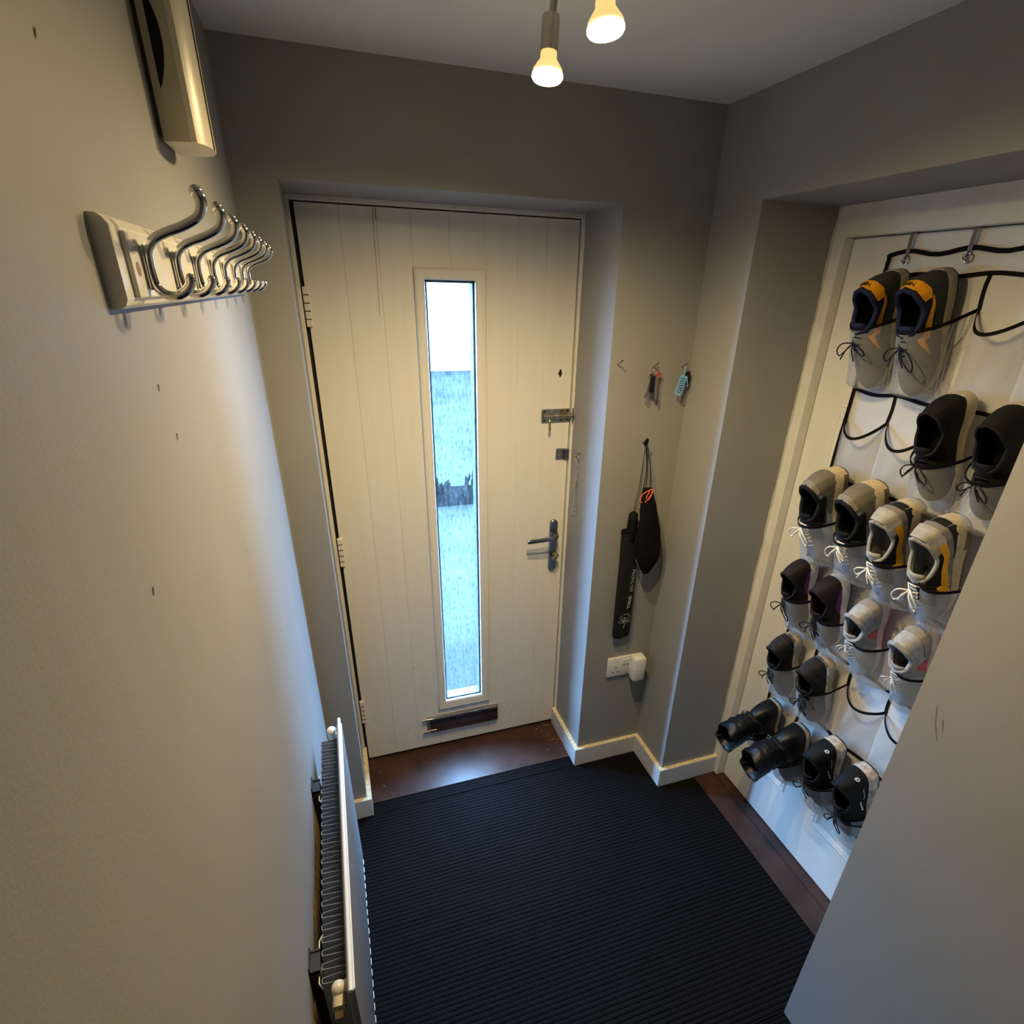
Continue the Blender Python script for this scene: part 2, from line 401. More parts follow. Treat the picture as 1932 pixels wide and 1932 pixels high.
# ------------------------------------------------------------------ baseboards with a bare, unpainted top edge
def baseboard(name, x0, x1, y0, y1):
    o = S(MB().box(x0, x1, y0, y1, -0.01, HS - 0.0015).build(name, skirt_m))
    rg = MB(); n = 26; random.seed(len(name))
    e = 0.0012
    if (x1 - x0) > (y1 - y0):
        rg.grid(lambda u, v: (x0 + u * (x1 - x0), y0 + 0.0012 + (y1 - y0 - 0.0012) * v + (random.uniform(-e, e) if 0 < u < 1 and v > 0.9 else 0), HS + random.uniform(-.0006, .0006) * (v > .3)), n, 3)
    else:
        rg.grid(lambda u, v: (x0 + (x1 - x0) * v, y0 + u * (y1 - y0), HS + random.uniform(-.0006, .0006)), n, 3)
    rg.build('bare_edge', rawedge_m, o)
    return o
baseboard('baseboard_front_left', 0.0, XL, -TS, 0.0)
baseboard('baseboard_reveal_left', XL, XL + TS, -TS, D - 0.004)
baseboard('baseboard_reveal_right', XR - TS, XR, -TS, D - 0.004)
baseboard('baseboard_front_right', XR, W - TS, -TS, 0.0)
baseboard('baseboard_right_nib', W - TS, W, YN - TS, 0.0)
baseboard('baseboard_recess', W, XF, YN - TS, YN)

# ------------------------------------------------------------------ front door frame
fr = S(empty('trim_3', (0.52, D, 0)))
mx = rel(fr)
MB().box(0.086, 0.1035, D - 0.012, 0.345, 0.0, 1.9955, 0.002).build('jamb', frame_m, fr, mx=mx)
MB().box(0.9375, 0.96, D - 0.012, 0.345, 0.0, 1.9955, 0.002).build('jamb', frame_m, fr, mx=mx)
MB().box(0.1035, 0.9375, D - 0.012, 0.345, 1.9845, 2.004, 0.002).build('head', frame_m, fr, mx=mx)
MB().box(0.1035, 0.115, D + 0.012, 0.345, 0.0, 1.9845).build('seal', rubber_m, fr, mx=mx)
MB().box(0.9325, 0.9375, D + 0.010, 0.345, 0.0, 1.9845).build('seal', rubber_m, fr, mx=mx)
MB().box(0.1035, 0.9375, D + 0.010, 0.345, 1.980, 1.9845).build('seal', rubber_m, fr, mx=mx)
MB().box(0.1035, 0.9375, D + 0.006, 0.345, 0.0005, 0.013).build('seal', rubber_m, fr, mx=mx)
random.seed(11)
def ragged(parent, mxx, z0, z1, fn, m, n=120):
    """a strip of frame paint that ends in an uneven line on the plaster"""
    mb = MB(); w = [0.004 + 0.004 * abs(math.sin(i * 0.21) * math.sin(i * 0.057 + 1)) + random.uniform(0, 0.003) for i in range(n + 1)]
    for i in range(n):
        a = z0 + (z1 - z0) * i / n; b = z0 + (z1 - z0) * (i + 1) / n
        mb.add([fn(0, a), fn(w[i], a), fn(w[i + 1], b), fn(0, b)], [(0, 1, 2, 3)])
    return mb.build('paint_line', m, parent, mx=mxx)
ragged(fr, mx, HS, 1.994, lambda w, z: (XR - 0.0006, D - 0.012 - w, z), frame_m)

# ------------------------------------------------------------------ front door
dr = S(empty('door_1', (0.524, D, 0.0)))
mx = rel(dr)
GX0, GX1, GZ0, GZ1 = 0.448, 0.598, 0.246, 1.806
FX0, FX1, FZ0, FZ1 = 0.417, 0.632, 0.205, 1.8385
core = MB()
for b in ((0.1145, GX0, 0.013, 1.981), (GX1, 0.9335, 0.013, 1.981), (GX0, GX1, 0.013, GZ0), (GX0, GX1, GZ1, 1.981)):
    core.box(b[0], b[1], D + 0.0022, D + 0.044, b[2], b[3])
core.build('core', door_m, dr, mx=mx)
edges = [0.1145, 0.226, 0.3225, 0.417, 0.527, 0.632, 0.7365, 0.8295, 0.9335]
for a, b in zip(edges, edges[1:]):
    g = 0.0011
    if a > 0.41 and b < 0.64:
        MB().box(a + g, b - g, D, D + 0.004, 0.013, FZ0, 0.0012).build('plank', door_m, dr, mx=mx)
        MB().box(a + g, b - g, D, D + 0.004, FZ1, 1.981, 0.0012).build('plank', door_m, dr, mx=mx)
    else:
        MB().box(a + (g if a > 0.2 else 0), b - (g if b < 0.9 else 0), D, D + 0.004, 0.013, 1.981, 0.0012).build('plank', door_m, dr, mx=mx)
# moulded glazing frame: four mitred lengths
def mitre(x0, x1, z0, z1, ix0, ix1, iz0, iz1, y_out, y_in):
    prof = [(0.0, 0.0), (0.0, -0.009), (0.12, -0.013), (0.22, -0.011), (0.30, -0.013), (0.8, -0.011), (0.95, -0.009), (1.0, -0.0045)]
    O = [(x0, z0), (x1, z0), (x1, z1), (x0, z1)]; I = [(ix0, iz0), (ix1, iz0), (ix1, iz1), (ix0, iz1)]
    for k in range(4):
        a, b = k, (k + 1) % 4; vs = []
        for t, h in prof:
            vs.append((O[a][0] + (I[a][0] - O[a][0]) * t, D + h, O[a][1] + (I[a][1] - O[a][1]) * t))
            vs.append((O[b][0] + (I[b][0] - O[b][0]) * t, D + h, O[b][1] + (I[b][1] - O[b][1]) * t))
        MB().add(vs, [(2 * i, 2 * i + 1, 2 * i + 3, 2 * i + 2) for i in range(len(prof) - 1)]).build('glazing_frame', door_m, dr, mx=mx)
mitre(FX0, FX1, FZ0, FZ1, GX0, GX1, GZ0, GZ1, 0, 0)
MB().box(GX0, GX1, D - 0.0045, D - 0.0005, GZ0, GZ1).build('glass_pane', glass_m, dr, mx=mx)
bead = MB(); bw_ = 0.006
for b in ((GX0, GX0 + bw_, GZ0, GZ1), (GX1 - bw_, GX1, GZ0, GZ1), (GX0, GX1, GZ0, GZ0 + bw_), (GX0, GX1, GZ1 - bw_, GZ1)):
    bead.box(b[0], b[1], D + 0.0005, D + 0.043, b[2], b[3])
bead.build('glazing_bead', mat('dark_spacer', (0.03, 0.04, 0.05), 0.5, spec=0.2), dr, mx=mx)
# hinges
for z0, z1 in ((1.677, 1.781), (0.913, 1.019), (0.211, 0.320)):
    hg = MB().box(0.1065, 0.1235, D - 0.012, D + 0.002, z0, z1, 0.003).build('hinge', frame_m, dr, mx=mx)
    for k in range(1, 5):
        z = z0 + (z1 - z0) * k / 5
        MB().box(0.1075, 0.1225, D - 0.0126, D - 0.004, z - 0.0012, z + 0.0012).build('slot', darkgap_m, hg, mx=None).matrix_basis = mx
    MB().box(0.1035, 0.1068, D - 0.010, D + 0.01, z0 - 0.004, z1 + 0.003).build('shadow_gap', rubber_m, hg).matrix_basis = mx
for ch in list(bpy.data.objects):
    if ch.name.split('.')[0] in ('slot', 'shadow_gap'):
        ch.matrix_parent_inverse = Matrix.Identity(4)
# spyhole left over as a ragged hole
MB().prism([(0.0035, -0.0085), (0.0065, -0.002), (0.005, 0.006), (0.0015, 0.0135), (-0.002, 0.012), (-0.003, 0.005), (-0.0065, 0.003), (-0.006, -0.004), (-0.002, -0.0085), (-0.002, -0.0135), (0.002, -0.013)], 'y', D - 0.0008, D + 0.002).build('spyhole', darkgap_m, dr, mx=mx @ Matrix.Translation((0.891, 0, 1.536)))
# drip of red-brown rust from the head
rust_m = mat('rust_stain', (0.34, 0.10, 0.05), 0.6, var=0.4, scale=120)
smear('rust_run', [(0.3165, D - 0.0004, 1.98), (0.3145, D - 0.0004, 1.90), (0.3135, D - 0.0004, 1.80), (0.3115, D - 0.0004, 1.71)], 0.0009, rust_m, dr, (0, 1, 0)).matrix_basis = mx
smear('rust_run', [(0.3235, D - 0.0004, 1.978), (0.324, D - 0.0004, 1.95)], 0.0012, rust_m, dr, (0, 1, 0)).matrix_basis = mx
grime_m = mat('grime', (0.30, 0.26, 0.2), 0.7, var=0.4, scale=90)
random.seed(5)
for k in range(16):
    x = random.choice([random.uniform(0.70, 0.86), random.uniform(0.15, 0.35)]); z = random.uniform(0.05, 0.55)
    if k == 0: x, z = 0.77, 0.36
    o = smear('grime_mark', [(x, D - 0.0004, z), (x + random.uniform(-.001, .001), D - 0.0004, z - random.uniform(0.004, 0.015))], random.uniform(0.0005, 0.0012), grime_m, dr, (0, 1, 0)); o.matrix_basis = mx
# lever handle on a long backplate
hx = 0.892
def pill(x0, x1, z0, z1, n=8):
    r = (x1 - x0) / 2; cx = (x0 + x1) / 2
    return [(cx + r * math.cos(math.pi * i / n), z1 - r + r * math.sin(math.pi * i / n)) for i in range(n + 1)] + [(cx - r * math.cos(math.pi * i / n), z0 + r - r * math.sin(math.pi * i / n)) for i in range(n + 1)]
hp = MB().loft([[(x, D - 0.001, z) for x, z in pill(hx - 0.0155, hx + 0.0155, 0.792, 1.006)], [(x, D - 0.009, z) for x, z in pill(hx - 0.0155, hx + 0.0155, 0.792, 1.006)], [(x, D - 0.012, z) for x, z in pill(hx - 0.0125, hx + 0.0125, 0.795, 1.003)]]).build('handle', darksteel_m, dr, smooth=30, mx=mx)
lv = MB().lathe([(0.013, 0), (0.013, 0.012), (0.0095, 0.014), (0.0095, 0.03)], (hx, D - 0.011, 0.951), (0, -1, 0), 16)
lv.tube(catmull([(hx, D - 0.036, 0.951), (hx - 0.004, D - 0.048, 0.951), (hx - 0.03, D - 0.053, 0.949), (hx - 0.07, D - 0.052, 0.946), (hx - 0.118, D - 0.049, 0.944)], 5), [0.0095] * 6 + [0.0088] * 14 + [0.0075], 10, flat=0.8)
lv.build('lever', darksteel_m, hp, smooth=50, mx=None).matrix_basis = mx
tt = MB().lathe([(0.0085, 0), (0.0085, 0.016), (0.006, 0.018)], (hx, D - 0.011, 0.868), (0, -1, 0), 14).build('cylinder', brass_m, hp, smooth=40); tt.matrix_basis = mx
tk = MB().box(-0.006, 0.006, -0.018, 0, -0.016, 0.016, 0.004).build('thumb_turn', steel_m, hp, smooth=40)
tk.matrix_basis = mx @ Matrix.Translation((hx + 0.001, D - 0.027, 0.862)) @ Matrix.Rotation(0.6, 4, 'Y')
for z in (0.812, 0.985):
    MB().lathe([(0.0035, 0), (0.003, 0.001)], (hx, D - 0.012, z), (0, -1, 0), 10).build('screw', steel_m, hp).matrix_basis = mx
# barrel bolt
bz = 1.3945
bt = MB().box(0.829, 0.932, D - 0.003, D + 0.001, bz - 0.0235, bz + 0.0235, 0.001).build('bolt_plate', steel_m, dr, mx=mx)
MB().tube([(0.834, D - 0.011, bz), (0.951, D - 0.011, bz)], 0.0065, 12).build('bolt_bar', mat('worn_brass_bar', (0.40, 0.37, 0.24), 0.3, 1.0), bt, smooth=40).matrix_basis = mx
for x0, x1 in ((0.836, 0.852), (0.872, 0.888), (0.922, 0.932)):
    MB().loft([[(x, D - 0.011 + 0.0095 * math.cos(a) * (1 if math.cos(a) < 0 else 1.05), bz + 0.0095 * math.sin(a)) for a in [2 * math.pi * k / 14 for k in range(14)]] for x in (x0, x1)]).build('bolt_guide', steel_m, bt, smooth=40).matrix_basis = mx
MB().tube(catmull([(0.851, D - 0.016, bz - 0.002), (0.851, D - 0.026, bz - 0.016), (0.851, D - 0.027, bz - 0.036), (0.851, D - 0.027, bz - 0.046)], 4), [0.0035] * 8 + [0.0042] * 4 + [0.003], 8).build('bolt_knob', brass_m, bt, smooth=50).matrix_basis = mx
for x in (0.838, 0.902, 0.924):
    for z in (bz - 0.016, bz + 0.016):
        MB().lathe([(0.0036, 0), (0.0025, 0.0012)], (x, D - 0.003, z), (0, -1, 0), 8).build('screw', darkgap_m, bt).matrix_basis = mx
kp = MB().box(0.9385, 0.957, D - 0.017, D - 0.011, bz - 0.027, bz + 0.027, 0.001).build('bolt_keeper', steel_m, fr, mx=rel(fr))
MB().box(0.939, 0.956, D - 0.026, D - 0.014, bz - 0.012, bz + 0.012, 0.004).build('keeper_loop', steel_m, kp, smooth=40).matrix_basis = rel(fr)
# small folded latch plate
lp = MB().box(0.888, 0.925, D - 0.003, D + 0.001, 1.2365, 1.278, 0.003).build('latch_plate', steel_m, dr, mx=mx)
MB().box(0.914, 0.937, D - 0.010, D - 0.002, 1.239, 1.276, 0.003).build('latch_fold', darksteel_m, lp).matrix_basis = mx
for x in (0.896, 0.910):
    for z in (1.246, 1.268):
        MB().lathe([(0.003, 0), (0.0022, 0.001)], (x, D - 0.003, z), (0, -1, 0), 8).build('screw', darkgap_m, lp).matrix_basis = mx
# letterbox
lb = MB().box(0.362, 0.671, D - 0.010, D + 0.001, 0.089, 0.170, 0.004).build('letterbox', steel_m, dr, smooth=30, mx=mx)
MB().box(0.374, 0.667, D - 0.017, D - 0.009, 0.093, 0.160, 0.003).build('letterbox_flap', dbronze_m, lb, smooth=30).matrix_basis = mx
for z in (0.164, 0.101):
    MB().tube([(0.345, D - 0.012, z), (0.372, D - 0.012, z)], [0.0055, 0.0045], 10).build('letterbox_pivot', chrome_m, lb, smooth=40).matrix_basis = mx
MB().tube([(0.372, D - 0.018, 0.108), (0.40, D - 0.018, 0.108)], 0.003, 8).build('letterbox_spring', chrome_m, lb, smooth=40).matrix_basis = mx
MB().tube([(0.365, D - 0.014, 0.165), (0.664, D - 0.014, 0.165)], 0.0035, 8).build('letterbox_rod', chrome_m, lb, smooth=40).matrix_basis = mx

# ------------------------------------------------------------------ inner door on the right with its frame
f2 = S(empty('trim_4', (XF, -0.58, 0))); mx2 = rel(f2)
MB().box(XF, 1.62, -0.237, YN, 0.0, ZT2, 0.002).build('jamb', frame_m, f2, mx=mx2)
MB().box(XF, 1.62, YF, -0.931, 0.0, ZT2, 0.002).build('jamb', frame_m, f2, mx=mx2)
MB().box(XF, 1.62, -0.931, -0.237, 1.928, ZT2, 0.002).build('head', frame_m, f2, mx=mx2)
random.seed(21)
ragged(f2, mx2, HS, 1.998, lambda w, z: (XF - w * 0.9, YN - 0.0006, z), frame_m)
ragged(f2, mx2, -0.93, YN, lambda w, y: (XF - w * 0.9, y, ZT2 - 0.0006), frame_m, 70)
d2 = S(empty('door_2', (XD, -0.585, 0.0))); mx = rel(d2)
MB().box(XD + 0.0005, XD + 0.04, -0.929, -0.239, 0.004, 1.926, 0.001).build('leaf', gloss_m, d2, mx=mx)
def panel(y0, y1, z0, z1):
    p = MB()
    prof = [(0.0, 0.0), (0.006, -0.0035), (0.012, -0.001), (0.018, -0.0035), (0.026, 0.0)]
    ym, zm = (y0 + y1) / 2, (z0 + z1) / 2
    rings = []
    for ins, h in prof:
        rings.append([(XD + h, y0 + ins, z0 + ins), (XD + h, y1 - ins, z0 + ins), (XD + h, y1 - ins, z1 - ins), (XD + h, y0 + ins, z1 - ins)])
    p.loft(rings, True, False, False)
    o = p.build('panel_moulding', gloss_m, d2, mx=mx)
for y0, y1 in ((-0.528, -0.338), (-0.84, -0.655)):
    for z0, z1 in ((0.198, 0.80), (0.92, 1.52), (1.62, 1.80)): panel(y0, y1, z0, z1)
# ================================================================== ON THE LEFT WALL
# ------------------------------------------------------------------ coat rack with eight chrome hooks
rk = thing('coat_rack', 'white wooden coat rack with eight chrome double hooks screwed to the wall', 'coat rack', (0, -0.59, 1.766)); mx = rel(rk)
Y0, Y1, RZ0, RZ1 = -1.022, -0.14, 1.766, 1.830
bp = MB()
prof = [(0.0, RZ0), (0.0, RZ1), (0.006, RZ1), (0.0095, RZ1 - 0.0025), (0.0125, RZ1 - 0.007), (0.0125, RZ0 + 0.007), (0.0105, RZ0 + 0.0025), (0.007, RZ0)]
rings = []
for y, ins in ((Y0, 0.0), (Y1, 0.0)):
    rings.append([(x, y, z) for x, z in prof])
bp.loft(rings).build('board', rackpaint_m, rk, mx=mx)
ip = MB().box(0.012, 0.0165, Y0 + 0.022, Y1 - 0.022, RZ0 + 0.0075, RZ1 - 0.0095, 0.0012).build('raised_panel', rackpaint_m, rk, mx=mx)
for y in (Y0 + 0.036, Y1 - 0.036):
    MB().lathe([(0.0052, 0), (0.0052, 0.0004)], (0.0165, y, 1.7945), (1, 0, 0), 14).build('screw_hole', screwhole_m, ip, mx=mx)
hook_prof = [(0.0665, 1.8530), (0.0690, 1.8455), (0.0660, 1.8370), (0.0605, 1.8320), (0.050, 1.8268), (0.0385, 1.8225), (0.0295, 1.8180), (0.0222, 1.8100), (0.0205, 1.8000), (0.0205, 1.7890), (0.0220, 1.7815), (0.0275, 1.7758), (0.0355, 1.7750), (0.0430, 1.7785), (0.0482, 1.7845), (0.0488, 1.7885)]
hp_ = catmull([(x, 0, z) for x, z in hook_prof], 3)
n = len(hp_)
rad = [0.0038 + 0.0012 * max(0, 1 - i / 7) ** 1.0 + 0.0004 * max(0, 1 - (n - 1 - i) / 7) - (0.0009 if i in (0, n - 1) else 0) for i in range(n)]
hk = MB(); hk.tube(hp_, rad, 16)
hk.lathe([(0.0001, -0.0050), (0.0038, -0.0036), (0.0052, 0.0), (0.0038, 0.0036), (0.0001, 0.0050)], (0.0665, 0, 1.8528), (0, 0, 1), 12)
hk.lathe([(0.0001, -0.0042), (0.0032, -0.0031), (0.0046, 0.0), (0.0032, 0.0032), (0.0001, 0.0044)], (0.0489, 0, 1.7885), (0, 0, 1), 12)
hk.box(0.0160, 0.0210, -0.0040, 0.0040, 1.7790, 1.8130, 0.002)
proto = hk.build('hook', chrome_m, rk, smooth=60)
proto.matrix_basis = mx @ Matrix.Translation((0, -0.966, 0))
for k in range(1, 8):
    c = proto.copy(); COL.objects.link(c); c.parent = rk; c.matrix_basis = mx @ Matrix.Translation((0, -0.966 + 0.10986 * k, 0))

# ------------------------------------------------------------------ door chime box
ch = thing('door_chime', 'tall white plastic door chime box high on the wall above coat rack', 'door chime', (0, -0.65, 1.93)); mx = rel(ch)
pf = [(0.0045, -0.690), (0.034, -0.6995), (0.0395, -0.697), (0.0450, -0.690), (0.0500, -0.675), (0.0525, -0.655), (0.0515, -0.640), (0.046, -0.622), (0.036, -0.611), (0.022, -0.6055), (0.0045, -0.6055)]
MB().prism(pf, 'z', 1.930, 2.205).build('case', oldwhite_pl, ch, smooth=20, mx=mx)
MB().prism([(0.0, -0.686), (0.0045, -0.690), (0.0045, -0.6055), (0.0, -0.609)], 'z', 1.934, 2.20).build('shadow_strip', mat('case_shadow_dark', (0.10, 0.10, 0.105), 0.6), ch, mx=mx)  # dark strip behind the case, coloured as its shadow on the wall
d0 = Vector((0.034 - 0.0045, -0.0095, 0)).normalized(); nn = Vector((-d0.y, d0.x, 0)) * -1
def side(a, z): return Vector((0.0045, -0.690, 0)) + d0 * a + Vector((0, 0, z)) - Vector((0, 0.0006, 0))
sl = MB(); K = 14
arc = [side(0.0085 + 0.0125 * math.sin(math.pi * i / K) ** 0.8, 1.977 + 0.088 * i / K) for i in range(K + 1)]
sl.add(arc, [tuple(range(K + 1))]).build('sound_slot', darkgap_m, ch, mx=mx)
MB().box(0.0505, 0.0531, -0.6620, -0.6606, 1.930, 2.205).build('seam', mat('seam_line', (0.12, 0.10, 0.07), 0.6), ch, mx=mx @ Matrix.Translation((0, 0, -0.0002)))

# ------------------------------------------------------------------ radiator
rd = thing('radiator', 'white single panel radiator with open grey fins on the wall near the floor', 'radiator', (0, -0.7, 0.27)); mx = rel(rd)
RY0, RY1, RT, RB = -1.022, -0.392, 0.792, 0.276
PX0, PX1 = 0.060, 0.0745
pan = MB()
pan.box(PX0, PX1 - 0.0008, RY0, RY1, RB + 0.006, RT - 0.006, 0.004)
pan.build('panel', mat('grey_radiator_panel', (0.20, 0.20, 0.20), 0.45, var=0.04), rd, smooth=30, mx=mx)  # panel face is a darker grey than the seams and top edge
MB().tube([(0.0672, RY0 - 0.002, RT - 0.0035), (0.0672, RY1 + 0.014, RT - 0.0035)], 0.0042, 8, flat=1.0).build('top_seam', rad_m, rd, smooth=50, mx=mx)
MB().box(0.0620, 0.0735, RY0 + 0.001, RY1 - 0.001, RT - 0.010, RT - 0.0045, 0.002).build('top_edge', rad_m, rd, mx=mx)
bs = MB()
for k in range(24):
    y = RY0 + 0.012 + k * (RY1 - RY0 - 0.02) / 24
    bs.box(0.0665, 0.0750, y, y + 0.016, RB + 0.002, RB + 0.007, 0.001)
bs.build('bottom_seam', rad_m, rd, mx=mx)
# convector: a zigzag sheet behind the panel
zig = []; nf = 26; y = RY1 - 0.022; stepy = (RY1 - RY0 - 0.05) / nf; i = 0
FX_0, FX_1 = 0.0205, 0.0585
while i < nf:
    a = y - i * stepy
    zig += [(FX_1, a), (FX_0 + 0.001, a - 0.10 * stepy), (FX_0, a - 0.16 * stepy), (FX_0, a - 0.40 * stepy), (FX_0 + 0.001, a - 0.46 * stepy), (FX_1, a - 0.60 * stepy), (FX_1, a - stepy)]
    i += 1
cv = MB(); vs = []; t = 0.0005
for x, yy in zig: vs += [(x, yy, RB + 0.03), (x, yy, 0.758)]
cv.add(vs, [(2 * k, 2 * k + 2, 2 * k + 3, 2 * k + 1) for k in range(len(zig) - 1)])
fo = cv.build('convector_fins', radgrey_m, rd, mx=mx)
sm = fo.modifiers.new('thickness', 'SOLIDIFY'); sm.thickness = 0.0009
for yc in (-0.56, -0.945):
    b = MB(); b.box(0.0, 0.0025, yc - 0.018, yc + 0.018, 0.36, 0.775); b.box(0.0, 0.0175, yc - 0.018, yc - 0.015, 0.36, 0.765); b.box(0.0, 0.0175, yc + 0.015, yc + 0.018, 0.36, 0.765)
    b.box(0.0, 0.0175, yc - 0.018, yc + 0.018, 0.757, 0.762)
    b.build('bracket', bracket_m, rd, mx=mx)
    l = MB(); l.tube([(FX_0, yc + 0.05, 0.748), (FX_0 - 0.006, yc + 0.04, 0.748), (FX_0 - 0.006, yc - 0.03, 0.748), (FX_0, yc - 0.04, 0.748)], 0.0012, 6); l.box(FX_0 - 0.0065, FX_0 - 0.005, yc - 0.012, yc + 0.012, 0.60, 0.75)
    l.build('hanging_lug', rad_m, rd, mx=mx)
# bleed elbow at the far end and the valve at the near end
vz = 0.742
v1 = MB(); v1.lathe([(0.0001, -0.012), (0.008, -0.011), (0.0105, -0.006), (0.0105, 0.008), (0.009, 0.011)], (0.0455, RY1 + 0.012, vz), (0, 0, 1), 16)
v1.lathe([(0.0085, 0), (0.0115, 0.003), (0.0118, 0.009), (0.009, 0.0135), (0.0001, 0.015)], (0.0455, RY1 + 0.012, vz + 0.008), (0, 0, 1), 16)
v1.tube([(0.0455, RY1 + 0.012, vz - 0.002), (0.064, RY1 + 0.010, vz - 0.002)], 0.0075, 12)
v1.build('bleed_elbow', oldwhite_pl, rd, smooth=50, mx=mx)
v2 = MB(); yv = RY0 + 0.024
v2.lathe([(0.0001, -0.012), (0.008, -0.010), (0.0115, -0.003), (0.0115, 0.004), (0.008, 0.010), (0.0001, 0.012)], (0.046, yv, 0.760), (0, 0, 1), 16)
v2.tube([(0.046, yv, 0.760), (0.064, yv + 0.002, 0.760)], 0.009, 12)
v2.tube([(0.046, yv, 0.758), (0.045, yv - 0.021, 0.748)], [0.0095, 0.0105], 14)
vo = v2.build('valve', oldwhite_pl, rd, smooth=50, mx=mx)
MB().tube([(0.0451, yv - 0.020, 0.7485), (0.0448, yv - 0.025, 0.746)], [0.0112, 0.0112], 14).build('valve_ring', dbronze_m, vo, smooth=40, mx=mx)
MB().tube([(0.0449, yv - 0.023, 0.747), (0.0442, yv - 0.034, 0.7415)], [0.0078, 0.0074], 6).build('valve_nut', brass_m, vo, mx=mx)

# ================================================================== CEILING SPOT LIGHT
sp = thing('ceiling_spotlight', 'ceiling spotlight bar with lit reflector bulbs hanging from the ceiling', 'ceiling light', (0.57, -0.56, H)); mx = rel(sp)
MB().lathe([(0.05, 0.0), (0.05, 0.008), (0.03, 0.016)], (0.57, -0.60, H), (0, 0, -1), 24).build('ceiling_rose', steel_m, sp, smooth=40, mx=mx)
MB().tube([(0.562, -0.45, H - 0.012), (0.57, -0.60, H - 0.014), (0.575, -0.75, H - 0.012)], 0.006, 10).build('bar', steel_m, sp, smooth=40, mx=mx)
bulb_face = emit_mat('lit_bulb_face', (1.0, 0.80, 0.42), 28.0)
bulb_side = emit_mat('glowing_bulb_neck', (1.0, 0.66, 0.20), 0.9)
holder_m = mat('satin_nickel', (0.50, 0.46, 0.40), 0.35, 0.9, var=0.05)
def spot_head(face, axis, top):
    a = Vector(axis).normalized(); f = Vector(face)
    st = MB(); st.tube([f - a * 0.088, Vector(top)], 0.0045, 8); st.tube([f - a * 0.088 + Vector((0.006, 0, 0)), Vector(top) + Vector((0.006, 0, 0))], 0.0025, 6)
    st.build('stem', holder_m, sp, smooth=40, mx=mx)
    MB().lathe([(0.008, -0.003), (0.0135, -0.0005), (0.0145, 0.004), (0.0145, 0.047)], f - a * 0.09, a, 20).build('lamp_holder', holder_m, sp, smooth=40, mx=mx)
    bo = MB().lathe([(0.0125, 0.0), (0.0135, 0.006), (0.0135, 0.012), (0.0195, 0.020), (0.0245, 0.027), (0.0245, 0.0325)], f - a * 0.046, a, 28).build('bulb', bulb_side, sp, smooth=40, mx=mx)
    MB().lathe([(0.0255, 0.0), (0.0260, 0.004), (0.0235, 0.0075), (0.013, 0.0098), (0.0001, 0.0104)], f - a * 0.0135, a, 28).build('bulb_face', bulb_face, bo, smooth=50, mx=mx)
    L = bpy.data.lights.new('bulb_light', 'SPOT'); L.energy = LAMP_W; L.color = LAMP_COL; L.shadow_soft_size = 0.014
    L.spot_size = math.radians(176); L.spot_blend = 1.0
    lo = bpy.data.objects.new('bulb_light', L); COL.objects.link(lo); lo.parent = sp
    lo.matrix_basis = mx @ Matrix.Translation(f + a * 0.006) @ a.to_track_quat('-Z', 'Y').to_matrix().to_4x4()
spot_head((0.553, -0.455, 2.094), (-0.08, -0.10, -1.0), (0.562, -0.45, H - 0.012))
spot_head((0.566, -0.652, 2.096), (0.06, -0.12, -1.0), (0.575, -0.655, H - 0.012))

# ================================================================== ON THE FRONT WALL
def nail(label, x, z, dx=0.012, dz=0.012, parent=None):
    mb = MB().tube([(x, 0.004, z), (x - 0.001, -0.030, z + 0.015)], [0.0014, 0.0014], 8).lathe([(0.0026, 0), (0.0026, 0.001)], (x - 0.001, -0.030, z + 0.015), (0, -0.9, 0.45), 8)
    return mb
o = nail('', 0.968, 1.591).build('wall_nail', darksteel_m); tag(o, 'bare bent nail in the wall between front door and bunch of keys', 'nail', 'nails in the front wall')
o = nail('', 1.088, 1.582).build('wall_nail', darksteel_m); tag(o, 'nail in the wall that holds the bunch of house keys', 'nail', 'nails in the front wall')
o = nail('', 1.190, 1.580).build('wall_nail', darksteel_m); tag(o, 'nail in the wall corner that holds the key with blue tag', 'nail', 'nails in the front wall')
o = nail('', 1.082, 1.350).build('wall_nail', darksteel_m); tag(o, 'nail in the wall that holds the black drawstring pouches', 'nail', 'nails in the front wall')
# bunch of keys
kb = thing('key_bunch', 'bunch of house keys with an orange key cap and black fob on a ring', 'keys', (1.085, -0.022, 1.50)); mx = rel(kb)
def ringpts(c, r, nrm, k=20):
    nrm = Vector(nrm).normalized(); u = nrm.orthogonal().normalized(); w = nrm.cross(u)
    return [Vector(c) + (u * math.cos(2 * math.pi * i / k) + w * math.sin(2 * math.pi * i / k)) * r for i in range(k)]
rg = MB().tube(ringpts((1.083, -0.026, 1.578), 0.0125, (0.15, 1, 0.05)), 0.0013, 6, closed=True)
rg.tube(ringpts((1.079, -0.0285, 1.575), 0.0115, (-0.3, 1, 0.1)), 0.0012, 6, closed=True)
rg.build('ring', steel_m, kb, smooth=50, mx=mx)
def key(x, z, tilt, L, m, head, hm, name='key'):
    mb = MB(); mb.box(-0.0038, 0.0038, -0.001, 0.001, -L, 0.0); 
    for k in range(4): mb.box(0.0036, 0.0036 + 0.0018 * ((k * 7) % 3 + 1) / 3, -0.001, 0.001, -L + 0.004 + k * 0.007, -L + 0.009 + k * 0.007)
    T = mx @ Matrix.Translation((x, -0.022 + random.uniform(-.004, .004), z)) @ Matrix.Rotation(tilt, 4, 'Y')
    o = mb.build(name, m, kb); o.matrix_basis = T
    h = MB().lathe([(0.0095 * head, -0.0014), (0.0105 * head, 0), (0.0095 * head, 0.0014)], (0, 0, 0.006), (0, 1, 0), 10).build('key_head', hm, o, smooth=40)
    return o
